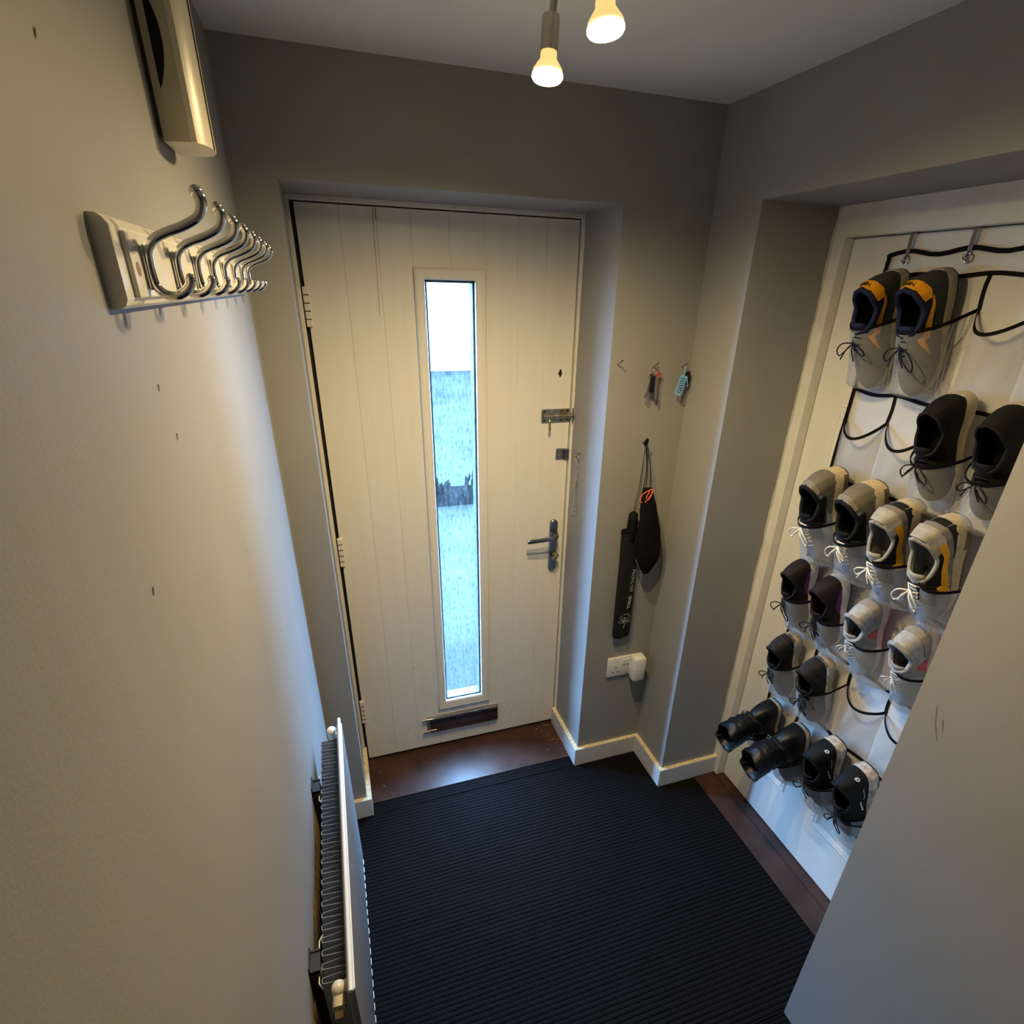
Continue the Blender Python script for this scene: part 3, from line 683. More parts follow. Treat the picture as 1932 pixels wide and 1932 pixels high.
orange_m = mat('orange_plastic', (0.80, 0.10, 0.02), 0.4); bpl = mat('black_plastic', (0.008, 0.007, 0.008), 0.4, spec=0.3)
random.seed(2)
key(1.077, 1.552, 0.16, 0.052, steel_m, 0.9, bpl); key(1.097, 1.556, -0.06, 0.054, brass_m, 1.15, orange_m)
key(1.087, 1.550, -0.16, 0.060, steel_m, 0.9, steel_m); key(1.073, 1.550, 0.26, 0.056, steel_m, 0.8, steel_m)
MB().box(1.070, 1.084, -0.034, -0.024, 1.512, 1.562, 0.004).build('fob', bpl, kb, smooth=40, mx=mx)
# key with blue tag
kt = thing('tagged_key', 'black car key with a pale blue written label tag on a nail', 'keys', (1.187, -0.02, 1.49)); mx = rel(kt)
blue_m = mat('pale_blue_plastic_tag', (0.22, 0.48, 0.85), 0.45)
T = mx @ Matrix.Translation((1.176, -0.030, 1.531)) @ Matrix.Rotation(0.26, 4, 'Y')
tg = MB().prism([(-0.0115, 0.027), (-0.008, 0.031), (0.009, 0.031), (0.0125, 0.027), (0.0125, -0.026), (0.006, -0.031), (0.003, -0.028), (-0.004, -0.031), (-0.0115, -0.026)], 'y', -0.001, 0.001).build('label_tag', blue_m, kt); tg.matrix_basis = T
ink = mat('black_ink', (0.01, 0.012, 0.02), 0.6); random.seed(9)
im = MB()
for r in range(7):
    z = 0.021 - r * 0.0068; x = -0.008
    while x < 0.008:
        w = random.uniform(0.0012, 0.003); im.box(x, x + w, -0.0014, -0.0009, z - random.uniform(0.001, 0.0026), z + 0.0012); x += w + random.uniform(0.0006, 0.0022)
im.build('handwriting', ink, tg)
MB().box(1.187, 1.208, -0.030, -0.020, 1.533, 1.572, 0.0045).build('key_fob', bpl, kt, smooth=40, mx=mx)
MB().tube([(1.190, -0.036, 1.560), (1.196, -0.038, 1.527)], 0.0012, 6).build('tag_strap', blue_m, kt, mx=mx)
MB().tube([(1.186, -0.026, 1.588), (1.184, -0.032, 1.568), (1.182, -0.031, 1.556)], 0.0016, 6).build('tag_loop', blue_m, kt, mx=mx)
MB().tube(ringpts((1.187, -0.026, 1.581), 0.006, (0.6, 1, 0)), 0.0007, 6, closed=True).build('ring', steel_m, kt, mx=mx)

# long umbrella-like filter pouch
pu = thing('filter_pouch', 'long black pouch with white lettering hanging below the nail beside the socket', 'pouch', (1.073, -0.02, 0.61)); mx = rel(pu)
secs = [(0.609, 1.073, 0.006, 0.004), (0.622, 1.073, 0.033, 0.010), (0.64, 1.0735, 0.0345, 0.013), (0.75, 1.0725, 0.0345, 0.014), (0.85, 1.0715, 0.034, 0.014), (0.93, 1.0705, 0.0335, 0.014), (0.99, 1.069, 0.0345, 0.013), (1.035, 1.0675, 0.0345, 0.012), (1.052, 1.0665, 0.0345, 0.011)]
rings = [[(cx + hw * math.copysign(abs(math.cos(q)) ** 0.7, math.cos(q)), -0.018 + dp * math.copysign(abs(math.sin(q)) ** 0.8, math.sin(q)), z + 0.002 * math.sin(q * 3 + z * 40)) for q in [2 * math.pi * k / 20 for k in range(20)]] for z, cx, hw, dp in secs]
pb_ = MB().loft(rings).build('pouch_body', black2_fab, pu, smooth=50, mx=mx)
MB().tube([(1.068, -0.018, 1.02), (1.070, -0.018, 1.085), (1.0705, -0.018, 1.112), (1.0705, -0.018, 1.121)], [0.017, 0.017, 0.0155, 0.007], 14).build('grip', black_fab, pu, smooth=50, mx=mx)
hem = MB().loft([[(1.0665 + 0.0355 * math.copysign(abs(math.cos(q)) ** 0.7, math.cos(q)), -0.018 + 0.0122 * math.copysign(abs(math.sin(q)) ** 0.8, math.sin(q)), z) for q in [2 * math.pi * k / 20 for k in range(20)]] for z in (1.046, 1.057)], True, False, True)
hem.build('hem', black_fab, pu, smooth=40, mx=mx)
yy = -0.0335
textobj('PROFILTER', 0.0165, print_grey, pu, (1.080, yy, 0.907), (-0.02, 0, -1), (1, 0, 0), space=1.15)
textobj('SMALL', 0.0178, print_white, pu, (1.0765, yy, 0.800), (-0.02, 0, -1), (1, 0, 0), space=1.05)
MB().tube([(1.098, yy + .0015, 0.930), (1.091, yy, 0.945)], 0.0012, 5).build('tick_mark', print_grey, pu, mx=mx)
em = MB()
em.tube(ringpts((1.060, yy, 0.712), 0.0055, (0, 1, 0), 14), 0.0005, 5, closed=True); em.tube(ringpts((1.093, yy + 0.001, 0.711), 0.0055, (0, 1, 0), 14), 0.0005, 5, closed=True)
em.tube([(1.071, yy, 0.704), (1.077, yy, 0.711)], 0.0012, 5)
em.tube(catmull([(1.052, yy, 0.689), (1.062, yy, 0.702), (1.078, yy, 0.704), (1.094, yy, 0.700), (1.094, yy, 0.688)], 4, True), 0.0005, 5, closed=True)
em.tube([(1.077, yy, 0.686), (1.074, yy, 0.664)], 0.0009, 5)
em.box(1.065, 1.078, yy - .0004, yy + .0004, 0.692, 0.698); em.box(1.081, 1.089, yy - .0004, yy + .0004, 0.693, 0.697)
em.box(1.068, 1.079, yy - .0004, yy + .0004, 0.7225, 0.7245); em.box(1.082, 1.091, yy - .0004, yy + .0004, 0.7225, 0.7245)
em.build('emblem', print_grey, pu, mx=mx)
MB().tube(catmull([(1.080, -0.026, 1.361), (1.077, -0.028, 1.28), (1.072, -0.028, 1.20), (1.069, -0.022, 1.15), (1.071, -0.018, 1.118)], 5), 0.0009, 6).tube(catmull([(1.080, -0.026, 1.361), (1.079, -0.027, 1.28), (1.078, -0.026, 1.20), (1.075, -0.022, 1.16), (1.072, -0.018, 1.118)], 5), 0.0009, 6).build('wrist_strap', cord_m, pu, mx=mx)
# soft drawstring bag
bg_ = thing('drawstring_bag', 'plain black pointed drawstring bag hanging in front of the long pouch', 'bag', (1.138, -0.04, 0.889)); mx = rel(bg_)
secs = [(0.889, 1.138, 0.010, 0.004), (0.905, 1.138, 0.022, 0.009), (0.947, 1.139, 0.0435, 0.014), (0.985, 1.138, 0.045, 0.017), (1.05, 1.130, 0.041, 0.019), (1.10, 1.122, 0.034, 0.018), (1.15, 1.113, 0.027, 0.014), (1.19, 1.105, 0.021, 0.010), (1.207, 1.1015, 0.0165, 0.006)]
rings = [[(cx - 0.013 + hw * math.cos(q), -0.054 + dp * math.copysign(abs(math.sin(q)) ** 0.8, math.sin(q)) + 0.0015 * math.sin(q * 5 + z * 60), z + 0.008) for q in [2 * math.pi * k / 22 for k in range(22)]] for z, cx, hw, dp in secs]
MB().loft(rings).build('bag_body', black_fab, bg_, smooth=50, mx=mx)
st = MB()
for (x0, x1) in ((1.079, 1.088), (1.080, 1.096), (1.082, 1.112)):
    st.tube(catmull([(x0, -0.027, 1.364), ((x0 + x1) / 2 + 0.001, -0.040, 1.28), (x1 - 0.012, -0.052, 1.212)], 5), 0.0014, 6)
st.tube(catmull([(1.077, -0.028, 1.352), (1.074, -0.031, 1.362), (1.079, -0.033, 1.371), (1.085, -0.030, 1.366), (1.083, -0.028, 1.354)], 4, True), 0.0028, 7, closed=True)
st.build('drawstring', cord_m, bg_, smooth=50, mx=mx)
MB().tube(catmull([(1.110, -0.067, 1.205), (1.098, -0.068, 1.203), (1.082, -0.058, 1.188), (1.076, -0.056, 1.166), (1.086, -0.058, 1.160), (1.098, -0.070, 1.172), (1.106, -0.072, 1.190)], 5, True), 0.0017, 7, closed=True).tube(catmull([(1.101, -0.068, 1.200), (1.090, -0.070, 1.180), (1.096, -0.070, 1.172), (1.105, -0.072, 1.192)], 4), 0.0015, 7).build('coral_loop', coral_m, bg_, smooth=50, mx=mx @ Matrix.Translation((-0.010, 0, 0.008)))

# ------------------------------------------------------------------ double socket and plug-in unit
so = thing('wall_socket', 'white double wall socket low on the wall beside the front door', 'socket', (1.12, 0, 0.42)); mx = rel(so)
sx0, sx1, sz0, sz1 = 1.040, 1.187, 0.424, 0.512
MB().box(sx0, sx1, -0.010, 0.0, sz0, sz1, 0.003).build('faceplate', white_pl, so, smooth=30, mx=mx)
for cx in (1.076, 1.150):
    for dx, dz, w, h in ((0, 0.010, 0.002, 0.004), (-0.011, -0.012, 0.0032, 0.0018), (0.011, -0.012, 0.0032, 0.0018)):
        MB().box(cx + dx - w, cx + dx + w, -0.0104, -0.008, 0.456 + dz - h, 0.456 + dz + h).build('socket_hole', darkgap_m, so, mx=mx)
for cx in (1.107, 1.127):
    MB().box(cx - 0.007, cx + 0.007, -0.0135, -0.008, 0.478, 0.502, 0.0015).build('switch', white_pl, so, mx=mx)
quilt_m = bpy.data.materials.new('quilted_white_plastic'); quilt_m.use_nodes = True
nt = quilt_m.node_tree; nb = nt.nodes['Principled BSDF']; nb.inputs['Base Color'].default_value = (0.74, 0.73, 0.71, 1); nb.inputs['Roughness'].default_value = 0.35
tcq = nt.nodes.new('ShaderNodeTexCoord'); mpq = nt.nodes.new('ShaderNodeMapping'); mpq.inputs['Rotation'].default_value = (0, 0.785, 0); mpq.inputs['Scale'].default_value = (110, 0.0, 110)
ckq = nt.nodes.new('ShaderNodeTexVoronoi'); ckq.inputs['Scale'].default_value = 1.0; ckq.inputs['Randomness'].default_value = 0.0; ckq.distance = 'CHEBYCHEV'
bpq = nt.nodes.new('ShaderNodeBump'); bpq.inputs['Strength'].default_value = 0.9; bpq.inputs['Distance'].default_value = 0.003; bpq.invert = True
for a, b in ((tcq.outputs['Object'], mpq.inputs[0]), (mpq.outputs[0], ckq.inputs['Vector']), (ckq.outputs['Distance'], bpq.inputs['Height']), (bpq.outputs[0], nb.inputs['Normal'])): nt.links.new(a, b)
pg = thing('plug_in_unit', 'white quilted plug-in unit pushed into the wall socket', 'plug', (1.158, -0.01, 0.40)); mx = rel(pg)
MB().box(1.127, 1.180, -0.062, -0.018, 0.418, 0.528, 0.012).build('body', quilt_m, pg, smooth=40, mx=mx)
MB().box(1.130, 1.172, -0.020, -0.0105, 0.430, 0.49, 0.006).build('plug_base', white_pl, pg, smooth=40, mx=mx)
MB().box(1.1675, 1.171, -0.0626, -0.060, 0.458, 0.466).build('indicator', mat('pale_green_indicator', (0.35, 0.6, 0.3), 0.4), pg, mx=mx)
MB().lathe([(0.002, 0), (0.002, 0.001)], (1.168, -0.0615, 0.444), (0, -1, 0), 10).build('button', bpl, pg, mx=mx)

# ------------------------------------------------------------------ security chain on the right reveal
cn = thing('door_chain', 'silver security chain hanging on the reveal beside the front door', 'chain', (XR, 0.175, 1.04)); mx = rel(cn)
MB().lathe([(0.009, 0), (0.009, 0.002), (0.004, 0.006), (0.0035, 0.012)], (XR, 0.174, 1.283), (-1, 0, 0), 14).build('anchor', steel_m, cn, smooth=40, mx=mx)
z = 1.272
MB().tube(ringpts((XR - 0.008, 0.175, 1.262), 0.0095, (1, 0.3, 0)), 0.0013, 6, closed=True).build('ring', steel_m, cn, mx=mx)
zz = 1.247
for k in range(15):
    nrm = (1, 0.6, 0) if k % 2 else (0.3, 1, 0)
    pts = [Vector((XR - 0.006, 0.175, zz - k * 0.0115)) + Vector((p.x, p.y, p.z * 1.5)) for p in ringpts((0, 0, 0), 0.0042, nrm, 10)]
    if k == 7: MB().box(XR - 0.008, XR - 0.004, 0.170, 0.180, zz - k * 0.0115 - 0.007, zz - k * 0.0115 + 0.007, 0.001).build('link_plate', steel_m, cn, mx=mx)
    else: MB().tube(pts, 0.0013, 5, closed=True).build('link', chrome_m, cn, mx=mx)
MB().tube(ringpts((XR - 0.006, 0.175, 1.064), 0.0105, (1, 0.3, 0)), 0.0015, 6, closed=True).build('end_ring', chrome_m, cn, mx=mx)
# ================================================================== SHOE ORGANISER ON THE RIGHT DOOR
XB = 1.4965
YC = [-0.370, -0.500, -0.629, -0.757, -0.885]
BZ = [1.837, 1.567, 1.322, 1.075, 0.828, 0.572, 0.325]
og = thing('shoe_organiser', 'white hanging shoe organiser with net pockets and black binding on the door', 'shoe organiser', (XB, -0.6275, 0.32)); mx = rel(og)
def wav(y, z): return 0.0022 * math.sin(y * 31 + z * 5) * math.sin(z * 9 + 1)
def topz(y): return 1.8885 + 0.005 * math.cos((y + 0.42) * 2 * math.pi / 0.149)
bk = MB().grid(lambda u, v: (XB + min(0.002, wav(YC[0] + (YC[4] - YC[0]) * u, 0.325 + 1.56 * v)), YC[0] + (YC[4] - YC[0]) * u, 0.325 + (topz(YC[0] + (YC[4] - YC[0]) * u) - 0.325) * v), 30, 60)
ob = bk.build('back_panel', fabric_m, og, smooth=60, mx=mx); md = ob.modifiers.new('thickness', 'SOLIDIFY'); md.thickness = 0.0012; md.offset = 0
def ribbon(pts, w, name, parent=og, th=0.0016, nrm=(-1, 0, 0), m=tape_m):
    """flat tape lying against the fabric"""
    P = [Vector(p) for p in pts]; mb = MB(); N = Vector(nrm).normalized(); rings = []
    for i, p in enumerate(P):
        t = (P[min(i + 1, len(P) - 1)] - P[max(i - 1, 0)]).normalized(); s = t.cross(N).normalized() * (w / 2)
        rings.append([p - s, p + s, p + s + N * th, p - s + N * th])
    return mb.loft(rings).build(name, m, parent, mx=mx)
nY = 24
yl = [YC[0] + (YC[4] - YC[0]) * i / nY for i in range(nY + 1)]
ribbon([(XB - 0.002, YC[0] + 0.005, topz(YC[0]) - 0.008)] + [(XB - 0.002, y, topz(y) - 0.004) for y in yl], 0.0095, 'binding')
ribbon([(XB - 0.002, YC[0] + 0.003 * math.sin(i * 0.6), 1.88 - 1.555 * i / 40) for i in range(41)], 0.0095, 'binding')
ribbon([(XB - 0.002, YC[4], 1.88 - 1.555 * i / 40) for i in range(41)], 0.0095, 'binding')
for r, z in enumerate(BZ):
    ribbon([(XB - 0.003, y, z + 0.003 * math.sin(y * 37 + r * 2) - (0.008 * abs(math.sin((y - YC[0]) / 0.1286 * math.pi)) if 0 < r < 7 else 0) * 0.5) for y in yl], 0.0085, 'binding')
for r in range(6):
    for c in (1, 2, 3):
        ribbon([(XB - 0.003, YC[c] + 0.002 * math.sin(r * 3 + k), BZ[r] - 0.068 * k / 4) for k in range(5)], 0.0085, 'divider_tape')
FILLED = {(0, 0), (0, 1), (1, 2), (1, 3), (2, 0), (2, 1), (2, 2), (2, 3), (3, 0), (3, 1), (3, 2), (3, 3), (4, 0), (4, 1), (5, 0), (5, 1), (5, 2), (5, 3)}
def pocket(r, c):
    y0, y1 = YC[c] - 0.002, YC[c + 1] + 0.002; zt, zb = BZ[r] - 0.068, BZ[r + 1] + 0.003
    full = (r, c) in FILLED
    random.seed(r * 7 + c)
    k1, k2 = random.uniform(-1, 1), random.uniform(-1, 1)
    d0 = {True: 0.142, False: 0.030 + 0.012 * abs(k1)}[full]
    sag = 0.050 if full else 0.034 + 0.012 * k2
    if (r, c) in ((1, 0), (1, 1)): sag, d0 = 0.050, 0.040
    if full: d0 = {0: 0.119, 1: 0.113, 2: 0.127 if c < 2 else 0.137, 3: 0.106, 4: 0.104, 5: 0.119}[r]
    if r == 5 and c < 2: sag, d0 = 0.085, 0.135
    def shape(a): return math.sin(math.pi * min(max(a, 0), 1)) ** (0.40 if full else 0.8)
    def depth(b):
        if full: return d0 * (1 - 0.40 * b) * (1 if b < 0.88 else math.sqrt(max(0, 1 - ((b - 0.88) / 0.12) ** 2)))
        return d0 * (1 - b) ** 0.9 + 0.012 * math.sin(math.pi * b)
    def P(a, b):
        s = shape(a); y = y0 + (y1 - y0) * a
        if full: y += (0.5 - a) * -0.012 * math.sin(math.pi * b)
        else: y += 0.010 * k1 * math.sin(math.pi * a) * (1 - b)
        z = zt - sag * s * (1 - b) - (zt - zb) * b
        crease = 0.0 if full else 0.0025 * math.sin(a * 14 + b * 7 + k1 * 5) * math.sin(math.pi * a) * math.sin(math.pi * b)
        return (XB - 0.0035 - depth(b) * s - crease, y, z)
    wlen = (y0 - y1) * (1.5 if full else 1.1)
    mb = MB().grid(P, 20, 20, lambda a, b: (a * wlen, b * (zt - zb) + sag * shape(a) * b))
    o = mb.build('net_pocket', net_m, og, smooth=80, mx=mx)
    rim = MB(); pts = [Vector(P(a / 20, 0.0)) for a in range(21)]
    rings = []
    for i, p in enumerate(pts):
        t = (pts[min(i + 1, 20)] - pts[max(i - 1, 0)]).normalized()
        q = Vector(P(i / 20, 0.06)) - p; dn = (q - t * q.dot(t)).normalized(); nn = t.cross(dn).normalized() * 0.0009
        h = 0.0075
        rings.append([p - dn * h * 0.4 - nn, p - dn * h * 0.4 + nn, p + dn * h * 0.6 + nn, p + dn * h * 0.6 - nn])
    rim.loft(rings).build('pocket_rim', tape_m, o, mx=mx)
for r in range(6):
    for c in range(4): pocket(r, c)
# eyelets and the hooks over the top of the door
for k in range(4):
    y = -0.420 - 0.149 * k
    MB().tube(ringpts((XB - 0.0035, y, 1.870), 0.0085, (1, 0, 0)), 0.0024, 8, closed=True).build('eyelet', chrome_m, og, smooth=50, mx=mx)
posn = ['nearest the far jamb', 'second from the far jamb', 'third from the far jamb', 'furthest from the far jamb']
for k in range(4):
    y = -0.418 - 0.149 * k
    mb = MB(); mb.box(XB - 0.0045, XB - 0.003, y - 0.005, y + 0.005, 1.880, 1.9275)
    mb.box(XB - 0.0045, XD + 0.03, y - 0.005, y + 0.005, 1.9262, 1.9278)
    mb.tube(catmull([(XB - 0.004, y, 1.884), (XB - 0.008, y, 1.872), (XB - 0.014, y, 1.868), (XB - 0.017, y, 1.876)], 4), 0.0022, 8)
    o = mb.build('over_door_hook', chrome_m, None, smooth=40)
    tag(o, 'chrome strip hook over the top of the shoe organiser door, ' + posn[k], 'hook', 'hooks over the inner door')

# ================================================================== SHOES
def C(r, g, b): return (r, g, b)
def sm(name, col, rough=0.7, var=0.15, bump=0.35, bscale=420): return mat(name, col, rough, var=var, scale=55, bump=bump, bscale=bscale, spec=0.18)
HW = [(0, 0), (0.004, 0.011), (0.015, 0.0195), (0.04, 0.0275), (0.10, 0.0335), (0.22, 0.0345), (0.38, 0.0325), (0.52, 0.0365), (0.68, 0.0440), (0.80, 0.0425), (0.90, 0.0345), (0.96, 0.0235), (0.99, 0.012), (1.0, 0)]
SS = [0, 0.004, 0.012, 0.025, 0.045, 0.075, 0.115, 0.16, 0.21, 0.27, 0.33, 0.39, 0.45, 0.50, 0.54, 0.58, 0.63, 0.68, 0.74, 0.80, 0.86, 0.91, 0.95, 0.975, 0.992, 1.0]
def make_shoe(name, label, group, cat, x, y, zheel, L, spec, foot=1, yaw=0.0, roll=0.0):
    """heel up, toe down in a pocket, sole towards the door"""
    k = L / 0.285
    sh_h, st_t = spec.get('heel', 0.034) * k, spec.get('toe', 0.022) * k
    zc = spec.get('collar', [(0, 0.118), (0.18, 0.106), (0.45, 0.086), (0.8, 0.090), (1, 0.098)])
    sc = spec.get('sc', 0.50)
    ws = spec.get('w', 1.0) * k
    y0, y1 = 0.036 * k, sc * L * 0.98
    hw = lambda s: interp(HW, s) * ws
    bend = lambda s: foot * 0.006 * math.sin(math.pi * min(1, s * 1.1)) * k
    zt = lambda s: sh_h + (st_t - sh_h) * min(1, s / 0.8) + 0.012 * k * max(0, (s - 0.72) / 0.28) ** 2
    zb = lambda s: 0.014 * k * max(0, (s - 0.72) / 0.28) ** 2 + 0.005 * k * max(0, (0.08 - s) / 0.08) ** 2
    ridge = [(0, zc[-1][1]), (0.3, 0.084), (0.6, 0.070), (0.85, 0.060), (1, 0.050)]
    def U(u, t, off=0.0):
        sd = 1 if u >= 0 else -1; s = min(abs(u), 1.0)
        base = Vector((bend(s) + sd * (hw(s) * 0.955 + off), s * L + (0.003 * k if s < 0.02 else 0) - (off if s < 0.03 else 0), zt(s) - 0.003 * k))
        if s <= sc:
            q = s / sc
            top = Vector((bend(s) * 0.7 + sd * (0.0305 * ws * max(0, 1 - (2 * q - 1) ** 2) ** 0.42 + off * 0.7), y0 + (y1 - y0) * q - (off if q < 0.05 else 0), interp(zc, q) * k))
            cz = 0.62
        else:
            q = (s - sc) / (1 - sc)
            top = Vector((bend(s), y1 + (0.925 * L - y1) * q, interp(ridge, q) * k + off)); cz = 0.98
        ctl = Vector((base.x * 1.01, base.y + (top.y - base.y) * 0.12, base.z + (top.z - base.z) * cz))
        if s <= sc: ctl.x = base.x * 0.98 + sd * 0.002 * k
        return base * (1 - t) ** 2 + ctl * 2 * t * (1 - t) + top * t * t
    root = thing(name, label, cat, (0, 0, 0), group)
    Rm = Matrix(((0, 0, -1, 0), (1, 0, 0, 0), (0, -1, 0, 0), (0, 0, 0, 1)))   # X->y, Y->-z, Z->-x
    tilt = spec.get('tilt', -0.125)
    T = Matrix.Translation((x, y, zheel)) @ Matrix.Rotation(yaw, 4, 'X') @ Matrix.Rotation(roll, 4, 'Z') @ Matrix.Rotation(tilt, 4, 'Y') @ Rm
    root.matrix_basis = T
    us = SS + [-s for s in SS[-2:0:-1]]                     # once round the foot
    def ring(f, zf): return [(bend(abs(u)) + (1 if u >= 0 else -1) * hw(abs(u)) * f, abs(u) * L, zf(abs(u))) for u in us]
    th = 0.0045 * k
    MB().loft([ring(0.93, zb), ring(0.97, lambda s: zb(s) + 0.001), ring(0.97, lambda s: zb(s) + th)]).build('outsole', spec['outsole'], root, smooth=45)
    so_ = MB().loft([ring(0.97, lambda s: zb(s) + th), ring(1.03, lambda s: zb(s) + th + (zt(s) - zb(s) - th) * 0.35), ring(1.03, lambda s: zb(s) + th + (zt(s) - zb(s) - th) * 0.75), ring(0.99, zt), ring(0.93, lambda s: zt(s) - 0.001)]).build('midsole', spec['midsole'], root, smooth=60)
    if 'stripe' in spec:
        MB().loft([ring(1.035, lambda s: zt(s) - 0.008 * k), ring(1.045, lambda s: zt(s) - 0.006 * k), ring(1.045, lambda s: zt(s) - 0.003 * k), ring(1.02, lambda s: zt(s) - 0.0005 * k)], True, False, False).build('sole_stripe', spec['stripe'], root, smooth=60)
    for pz0, pz1, pu, pm in spec.get('sole_marks', []):
        MB().grid(lambda a, b: (bend(abs(pu[0] + (pu[1] - pu[0]) * a)) + (1 if (pu[0] + (pu[1] - pu[0]) * a) >= 0 else -1) * hw(abs(pu[0] + (pu[1] - pu[0]) * a)) * 1.036, abs(pu[0] + (pu[1] - pu[0]) * a) * L - 0.0006, zb(0.2) + (pz0 + (pz1 - pz0) * b) * sh_h), 14, 2).build('sole_groove', pm, root, smooth=60)
    K = 8
    MB().loft([[U(u, t / K) for u in us] for t in range(K + 1)], True, False, False).build('upper', spec['upper'], root, smooth=60)
    # lining and insole
    cu = [u for u in us if abs(u) <= sc + 1e-6]
    loop = [sc * i / 12 for i in range(13)] + [-sc * i / 12 for i in range(11, 0, -1)]
    col = [U(u, 1.0) for u in loop]
    def inner(ins, zf, fwd_=0.0):
        out = []
        for u, p in zip(loop, col):
            s = abs(u); b = Vector((bend(s) + (1 if u >= 0 else -1) * max(0.0, 0.0305 * ws * max(0, 1 - (2 * s / sc - 1) ** 2) ** 0.42 - ins), 0, 0))
            out.append(Vector((b.x, p.y + (ins if s < 0.1 else 0) + fwd_ * (s / sc) ** 2, zf(s, p.z))))
        return out
    MB().loft([col, inner(0.004 * k, lambda s, z: z - 0.004 * k), inner(0.003 * k, lambda s, z: z - 0.03 * k, 0.012), inner(0.005 * k, lambda s, z: zt(s) + 0.004 * k, 0.05)], True, False, True).build('lining', spec['lining'], root, smooth=50)
    cr_ = 0.0042 * k * spec.get('collar_r', 1.0)
    MB().tube([U(u, 0.985) for u in loop], cr_, 8, closed=True).build('collar', spec['collar_m'], root, smooth=60)
    # overlays
    for pi, (nm, u0, u1, t0, t1, pm) in enumerate(spec.get('panels', [])):
        f0 = t0 if callable(t0) else (lambda a, v=t0: v); f1 = t1 if callable(t1) else (lambda a, v=t1: v)
        def PP(a, b):
            if u0 * u1 < 0:                     # round the heel: finer steps where it curves
                v0, v1 = math.copysign(math.sqrt(abs(u0)), u0), math.copysign(math.sqrt(abs(u1)), u1)
                v = v0 + (v1 - v0) * a; u = v * abs(v); a = (u - u0) / (u1 - u0)
            else: u = u0 + (u1 - u0) * a
            t = f0(a) + (f1(a) - f0(a)) * b
            return U(u, min(max(t, 0.0), 1.0), (0.0010 + 0.0009 * pi) * k)
        o = MB().grid(PP, 32, 6).build(nm, pm, root, smooth=70)
    # tongue
    if spec.get('tongue', True):
        tg_ = MB().grid(lambda a, b: (bend(sc) + (a - 0.5) * 0.040 * ws, y1 + 0.030 * k - 0.055 * k * b, zc[-1][1] * k - 0.010 * k + 0.022 * k * b - 0.012 * k * (2 * a - 1) ** 2), 8, 6)
        o = tg_.build('tongue', spec['tongue_m'], root, smooth=60); md = o.modifiers.new('thickness', 'SOLIDIFY'); md.thickness = 0.004 * k
    # laces
    lm = spec.get('laces')
    if lm:
        lr = spec.get('lace_r', 0.0016)
        la = MB()
        for j in range(5):
            s = sc + 0.035 + 0.05 * j
            a, b = U(s, 0.80, 0.003), U(-s, 0.80, 0.003); m_ = U(s, 1.0, 0.005)
            a2 = U(-(s + 0.05), 0.80, 0.003)
            la.tube(catmull([a, m_, b], 4), lr, 6); la.tube(catmull([a, (m_ + Vector((0, 0.02 * k, 0.001))), a2], 4), lr, 6)
        b0 = Vector((bend(sc), y1 + 0.022 * k, zc[-1][1] * k + 0.006 * k))
        bs_ = spec.get('bow', 1.0); rnd = random.Random(len(label) * 13 + int(y * -1000))
        for sd in (1, -1):
            e = sd * (0.030 + rnd.uniform(-0.004, 0.006)) * bs_; dn = (0.014 + rnd.uniform(-0.004, 0.012)) * bs_
            la.tube(catmull([b0, b0 + Vector((e * 0.55, dn * 0.1, 0.012)), b0 + Vector((e, dn, 0.008)), b0 + Vector((e * 0.9, dn * 1.7, 0.002)), b0 + Vector((e * 0.4, dn * 1.0, 0.006)), b0], 5), lr, 6)
            la.tube(catmull([b0, b0 + Vector((sd * 0.008, 0.012 * bs_, 0.010)), b0 + Vector((sd * 0.018 * bs_ + rnd.uniform(-.006, .006), 0.034 * bs_, 0.006))], 5), lr, 6)
        la.lathe([(0.0001, -0.004), (0.004, 0.0), (0.0001, 0.004)], b0 + Vector((0, 0, 0.002)), (0, 0, 1), 8)
        la.build('laces', lm, root, smooth=60)
    return root, U, k, dict(zt=zt, sc=sc, y1=y1, zc=zc, bend=bend, hw=hw, L=L)
SX = 1.462
# --- top row: navy and yellow
greyA = sm('charcoal_mesh', C(0.040, 0.041, 0.038)); navy = sm('navy_knit', C(0.010, 0.014, 0.045)); yel = sm('amber_overlay', C(0.78, 0.33, 0.015), 0.5)
A = dict(outsole=sm('black_outsole', C(0.015, 0.013, 0.012)), midsole=sm('tan_midsole', C(0.34, 0.28, 0.19), 0.6), upper=greyA, lining=sm('dark_lining', C(0.006, 0.006, 0.010)), collar_m=navy, tongue_m=navy, laces=sm('navy_lace', C(0.008, 0.010, 0.03)), collar_r=1.5, heel=0.032, bow=1.2,
         panels=[('quarter_panel', -0.56, 0.56, lambda a: 0.48 + 0.22 * math.cos((a - 0.5) * 2 * math.pi) * 1.0, 0.985, navy),
                 ('heel_tab', -0.16, 0.16, lambda a: 0.62 + 0.05 * math.cos((a - .5) * 9), lambda a: 0.97 - 0.10 * abs(2 * a - 1), yel),
                 ('swoosh', -0.14, -0.66, lambda a: 0.55 - 0.30 * a + 0.10 * math.sin(math.pi * a), lambda a: 0.55 - 0.30 * a + 0.10 * math.sin(math.pi * a) + 0.24 * math.sin(math.pi * min(1, a * 1.05)) ** 0.7, yel)])
